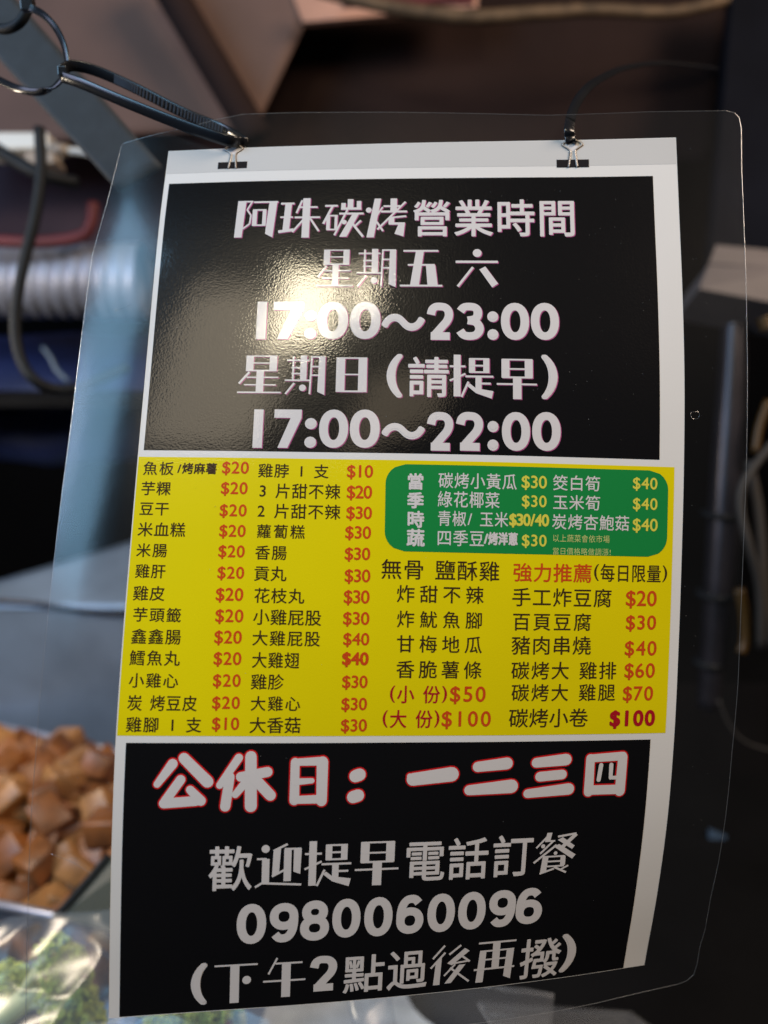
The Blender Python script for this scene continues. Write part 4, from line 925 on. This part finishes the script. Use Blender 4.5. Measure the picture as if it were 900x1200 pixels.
floret((-0.1533, 0.3798, 0.9744), (-0.1358, 0.3940, 0.9932), .022, 4, 'broccoli floret below the sign\'s bottom left corner')
floret((-0.0807, 0.3633, 0.9929), (-0.0940, 0.3782, 1.0150), .022, 5, 'broccoli floret under the bottom edge between the two clear bags')
M['bag'] = clear('clear crinkled bag', (.93, .95, .97), .24, 1.5, (.66, .74, .85), .10, .95)
def ridge(p, f, s):
    a = 0; amp = 1
    for k_ in range(3):
        a += amp * (1 - abs(noise.noise(p * f + Vector((s, s * 2, 0))) * 2.2)); f *= 2.1; amp *= .5
    return a
def bag(quad, bulge, label, seed, nx=90, ny=60, amp=.005):
    a, b, c, d = [Vector(q) for q in quad]; V = []; F = []
    nrm = (b - a).cross(d - a).normalized()
    if nrm.y > 0: nrm = -nrm
    for j in range(ny + 1):
        for i in range(nx + 1):
            u, v = i / nx, j / ny
            p = (a * (1 - u) + b * u) * (1 - v) + (d * (1 - u) + c * u) * v
            h = bulge * (math.sin(math.pi * min(1, max(0, u))) * math.sin(math.pi * (.12 + .88 * v))) ** .6
            q = Vector((p.x * .45 + p.z * .8, p.y * .3, p.z * 1.3 - p.x * .6))
            V.append(p + nrm * (h + amp * ridge(q, 13, seed)) + Vector((0, 0, .012 * noise.noise(p * 12) if j == ny else 0)))
    for j in range(ny):
        for i in range(nx): q = j * (nx + 1) + i; F.append((q, q + 1, q + nx + 2, q + nx + 1))
    o = mesh('plastic_bag', V, F, M['bag'], None, True); tagit(o, label, 'bag'); return o
bag([(-0.2356, 0.3266, 1.0125), (-0.1213, 0.3184, 1.0222), (-0.1264, 0.3965, 1.0769), (-0.2768, 0.4063, 1.0510)], .012, 'clear crinkled bag of broccoli at the lower left corner', 1)
bag([(-0.1398, 0.3029, 1.0456), (0.0120, 0.2947, 1.0552), (0.0000, 0.3523, 1.0853), (-0.1400, 0.3604, 1.0753)], .012, 'clear crinkled bag bulging under the sign\'s bottom edge', 4)
bag([(-0.0084, 0.3102, 1.0319), (0.0781, 0.3021, 1.0416), (0.0933, 0.3560, 1.0548), (-0.0244, 0.3765, 1.0551)], .012, 'clear crinkled bag at the bottom beside the black gap', 8)
M['whitebag'] = mat('milky plastic', (.62, .7, .8), .25, var=.3, vscale=30, bump=.8, bscale=60)
o = sheet('milky_sheet', [(-0.2167, 0.4048, 0.8994), (0.0800, 0.3886, 0.9194), (0.0758, 0.5277, 0.9005), (-0.2136, 0.5320, 0.9207)], M['whitebag'], 40, 20, .012, 6)
tagit(o, 'milky blue plastic sheet lining the counter beneath the clear bags', 'plastic sheet')
o = sheet('clear_lid', [(0.0653, 0.3512, 1.0319), (0.1613, 0.3679, 1.0144), (0.1482, 0.3878, 1.0119), (0.0562, 0.3894, 1.0194)], M['bag'], 20, 8, .003, 12)
tagit(o, 'clear container lid tilted at the bottom right of the bags', 'lid')

# ---- right side
t = thing('cardboard_box', (0.3417, 0.7821, 1.4723), 'grey cardboard box corner showing through the sign\'s right margin', 'box')
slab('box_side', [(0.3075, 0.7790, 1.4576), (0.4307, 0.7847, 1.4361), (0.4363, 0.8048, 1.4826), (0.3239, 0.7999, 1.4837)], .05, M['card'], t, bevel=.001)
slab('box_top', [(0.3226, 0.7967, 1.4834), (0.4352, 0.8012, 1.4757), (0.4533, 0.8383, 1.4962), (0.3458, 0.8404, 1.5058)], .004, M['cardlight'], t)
t = thing('chrome_pole', (0.3511, 0.7825, 1.2337), 'dull chrome pole with dark bands behind the sign\'s right margin', 'pole')
tube('pole_tube', [(0.3662, 0.8324, 1.4684), (0.3627, 0.8139, 1.3815), (0.3573, 0.7936, 1.2858), (0.3520, 0.7751, 1.1989), (0.3449, 0.7566, 1.1119), (0.3378, 0.7400, 1.0337)], .0145, M['chrome'], t, 8, 20, scale=lambda s: .75 + .35 * math.sin(math.pi * s))
for px, py in (0, 0), (1, 1), (2, 2):
    pass
for p0, p1 in (((0.3332, 0.7671, 1.2334), (0.3646, 0.7668, 1.2317)), ((0.3280, 0.7499, 1.1523), (0.3594, 0.7493, 1.1498)), ((0.3245, 0.7352, 1.0832), (0.3489, 0.7345, 1.0798))):
    c_ = (Vector(p0) + Vector(p1)) / 2; L = (Vector(p1) - Vector(p0)).length * .62
    sweep('band', [c_ + Vector((0, .012, -.002)), c_ + Vector((0, .012, .002))], circ(L, 20), M['cable'], t)
t = thing('wire_bundle', (0.3625, 0.7301, 1.2278), 'grey twisted wires hanging beside the chrome pole', 'wires')
M['dim'] = mat('dim grey wire sleeve', (.035, .032, .03), .6)
tube('wire', [(0.3741, 0.7375, 1.3105), (0.3577, 0.7332, 1.2904), (0.3453, 0.7290, 1.2703), (0.3437, 0.7238, 1.2461), (0.3519, 0.7170, 1.2140), (0.3667, 0.7180, 1.1707), (0.3732, 0.7153, 1.1098)], .0042, M['dim'], t)
tube('wire', [(0.3614, 0.7539, 1.2915), (0.3699, 0.7451, 1.2502), (0.3741, 0.7364, 1.2089), (0.3775, 0.7258, 1.1594), (0.3842, 0.7153, 1.1098)], .0045, M['dim'], t)
tube('wire', [(0.3850, 0.7763, 1.3487), (0.3764, 0.7710, 1.3236), (0.3722, 0.7656, 1.2985)], .004, M['amber'], t)
tube('wire', [(0.3559, 0.7372, 1.1646), (0.3610, 0.7318, 1.1395), (0.3619, 0.7265, 1.1144), (0.3576, 0.7238, 1.1018)], .005, M['amber'], t)
tube('wire', [(0.3397, 0.7233, 1.0513), (0.3510, 0.7179, 1.0259), (0.3683, 0.7143, 1.0089), (0.3943, 0.7125, 1.0005)], .0012, M['dim'], t)
o = tube('amber_tag', [(0.3461, 0.7216, 1.4279), (0.3484, 0.7203, 1.4218), (0.3500, 0.7193, 1.4173)], .006, M['amber'], None)
tagit(o, 'small amber tag at the right edge below the cardboard box', 'tag')
t = thing('blue_tarp_scrap', (0.3467, 0.7049, 0.8685), 'torn pale blue plastic scrap in the dark behind the lower right corner', 'plastic scrap')
slab('scrap', [(0.3378, 0.7067, 0.8772), (0.3484, 0.7003, 0.8468), (0.3573, 0.7123, 0.9033), (0.3396, 0.7138, 0.9102)], .004, M['sky'], t)
slab('scrap', [(0.3280, 0.6827, 0.7642), (0.3324, 0.6827, 0.7642), (0.3396, 0.6947, 0.8207), (0.3342, 0.6960, 0.8268)], .004, M['sky'], t)
o = slab('dark_crate', [(0.3200, 0.7972, 0.8216), (0.4500, 0.7972, 0.8216), (0.4750, 0.8853, 0.9960), (0.3589, 0.8853, 0.9960)], .1, M['void'])
tagit(o, 'dark crate barely seen behind the right margin of the sign', 'crate')

# ---- creases and dust on the laminate
for pts in ([(-0.1075, 0.3179, 1.4151), (-0.1040, 0.3177, 1.4161), (-0.1012, 0.3179, 1.4174)], [(-0.1183, 0.2416, 1.2245), (-0.1105, 0.2404, 1.2220), (-0.1035, 0.2396, 1.2178)]):
    sweep('crease', smoothpath(pts, 5), circ(.00008, 5), M['scratch'], sign)
sweep('mould_mark', smoothpath([(0.1184, 0.2981, 1.3761), (0.1215, 0.2983, 1.3761), (0.1218, 0.2979, 1.3745), (0.1208, 0.2976, 1.3735), (0.1187, 0.2975, 1.3739), (0.1184, 0.2981, 1.3761)], 2), circ(.00007, 5), M['scratch'], sign)
M['dust'] = mat('pale dust', (.3, .3, .3), .8)
rn = random.Random(11); V = []; F = []
spots = [(rn.uniform(-22, -1), rn.uniform(2, 300)) for _ in range(90)] + [(rn.uniform(211, 228), rn.uniform(2, 300)) for _ in range(30)] + [(rn.uniform(130, 198), rn.uniform(20, 130)) for _ in range(45)] + [(rn.uniform(8, 190), rn.uniform(20, 330)) for _ in range(50)]
for (u, v) in spots:
    r = rn.uniform(.05, .13); a0 = rn.random() * 6; n0 = len(V)
    V += [S(u + r * math.cos(a0 + k_ * 1.257) * rn.uniform(.5, 1.3), v + r * math.sin(a0 + k_ * 1.257), .36) for k_ in range(5)]; F.append(tuple(range(n0, n0 + 5)))
o = mesh('dust_specks', V, F, M['dust'], sign); o['kind'] = 'stuff'
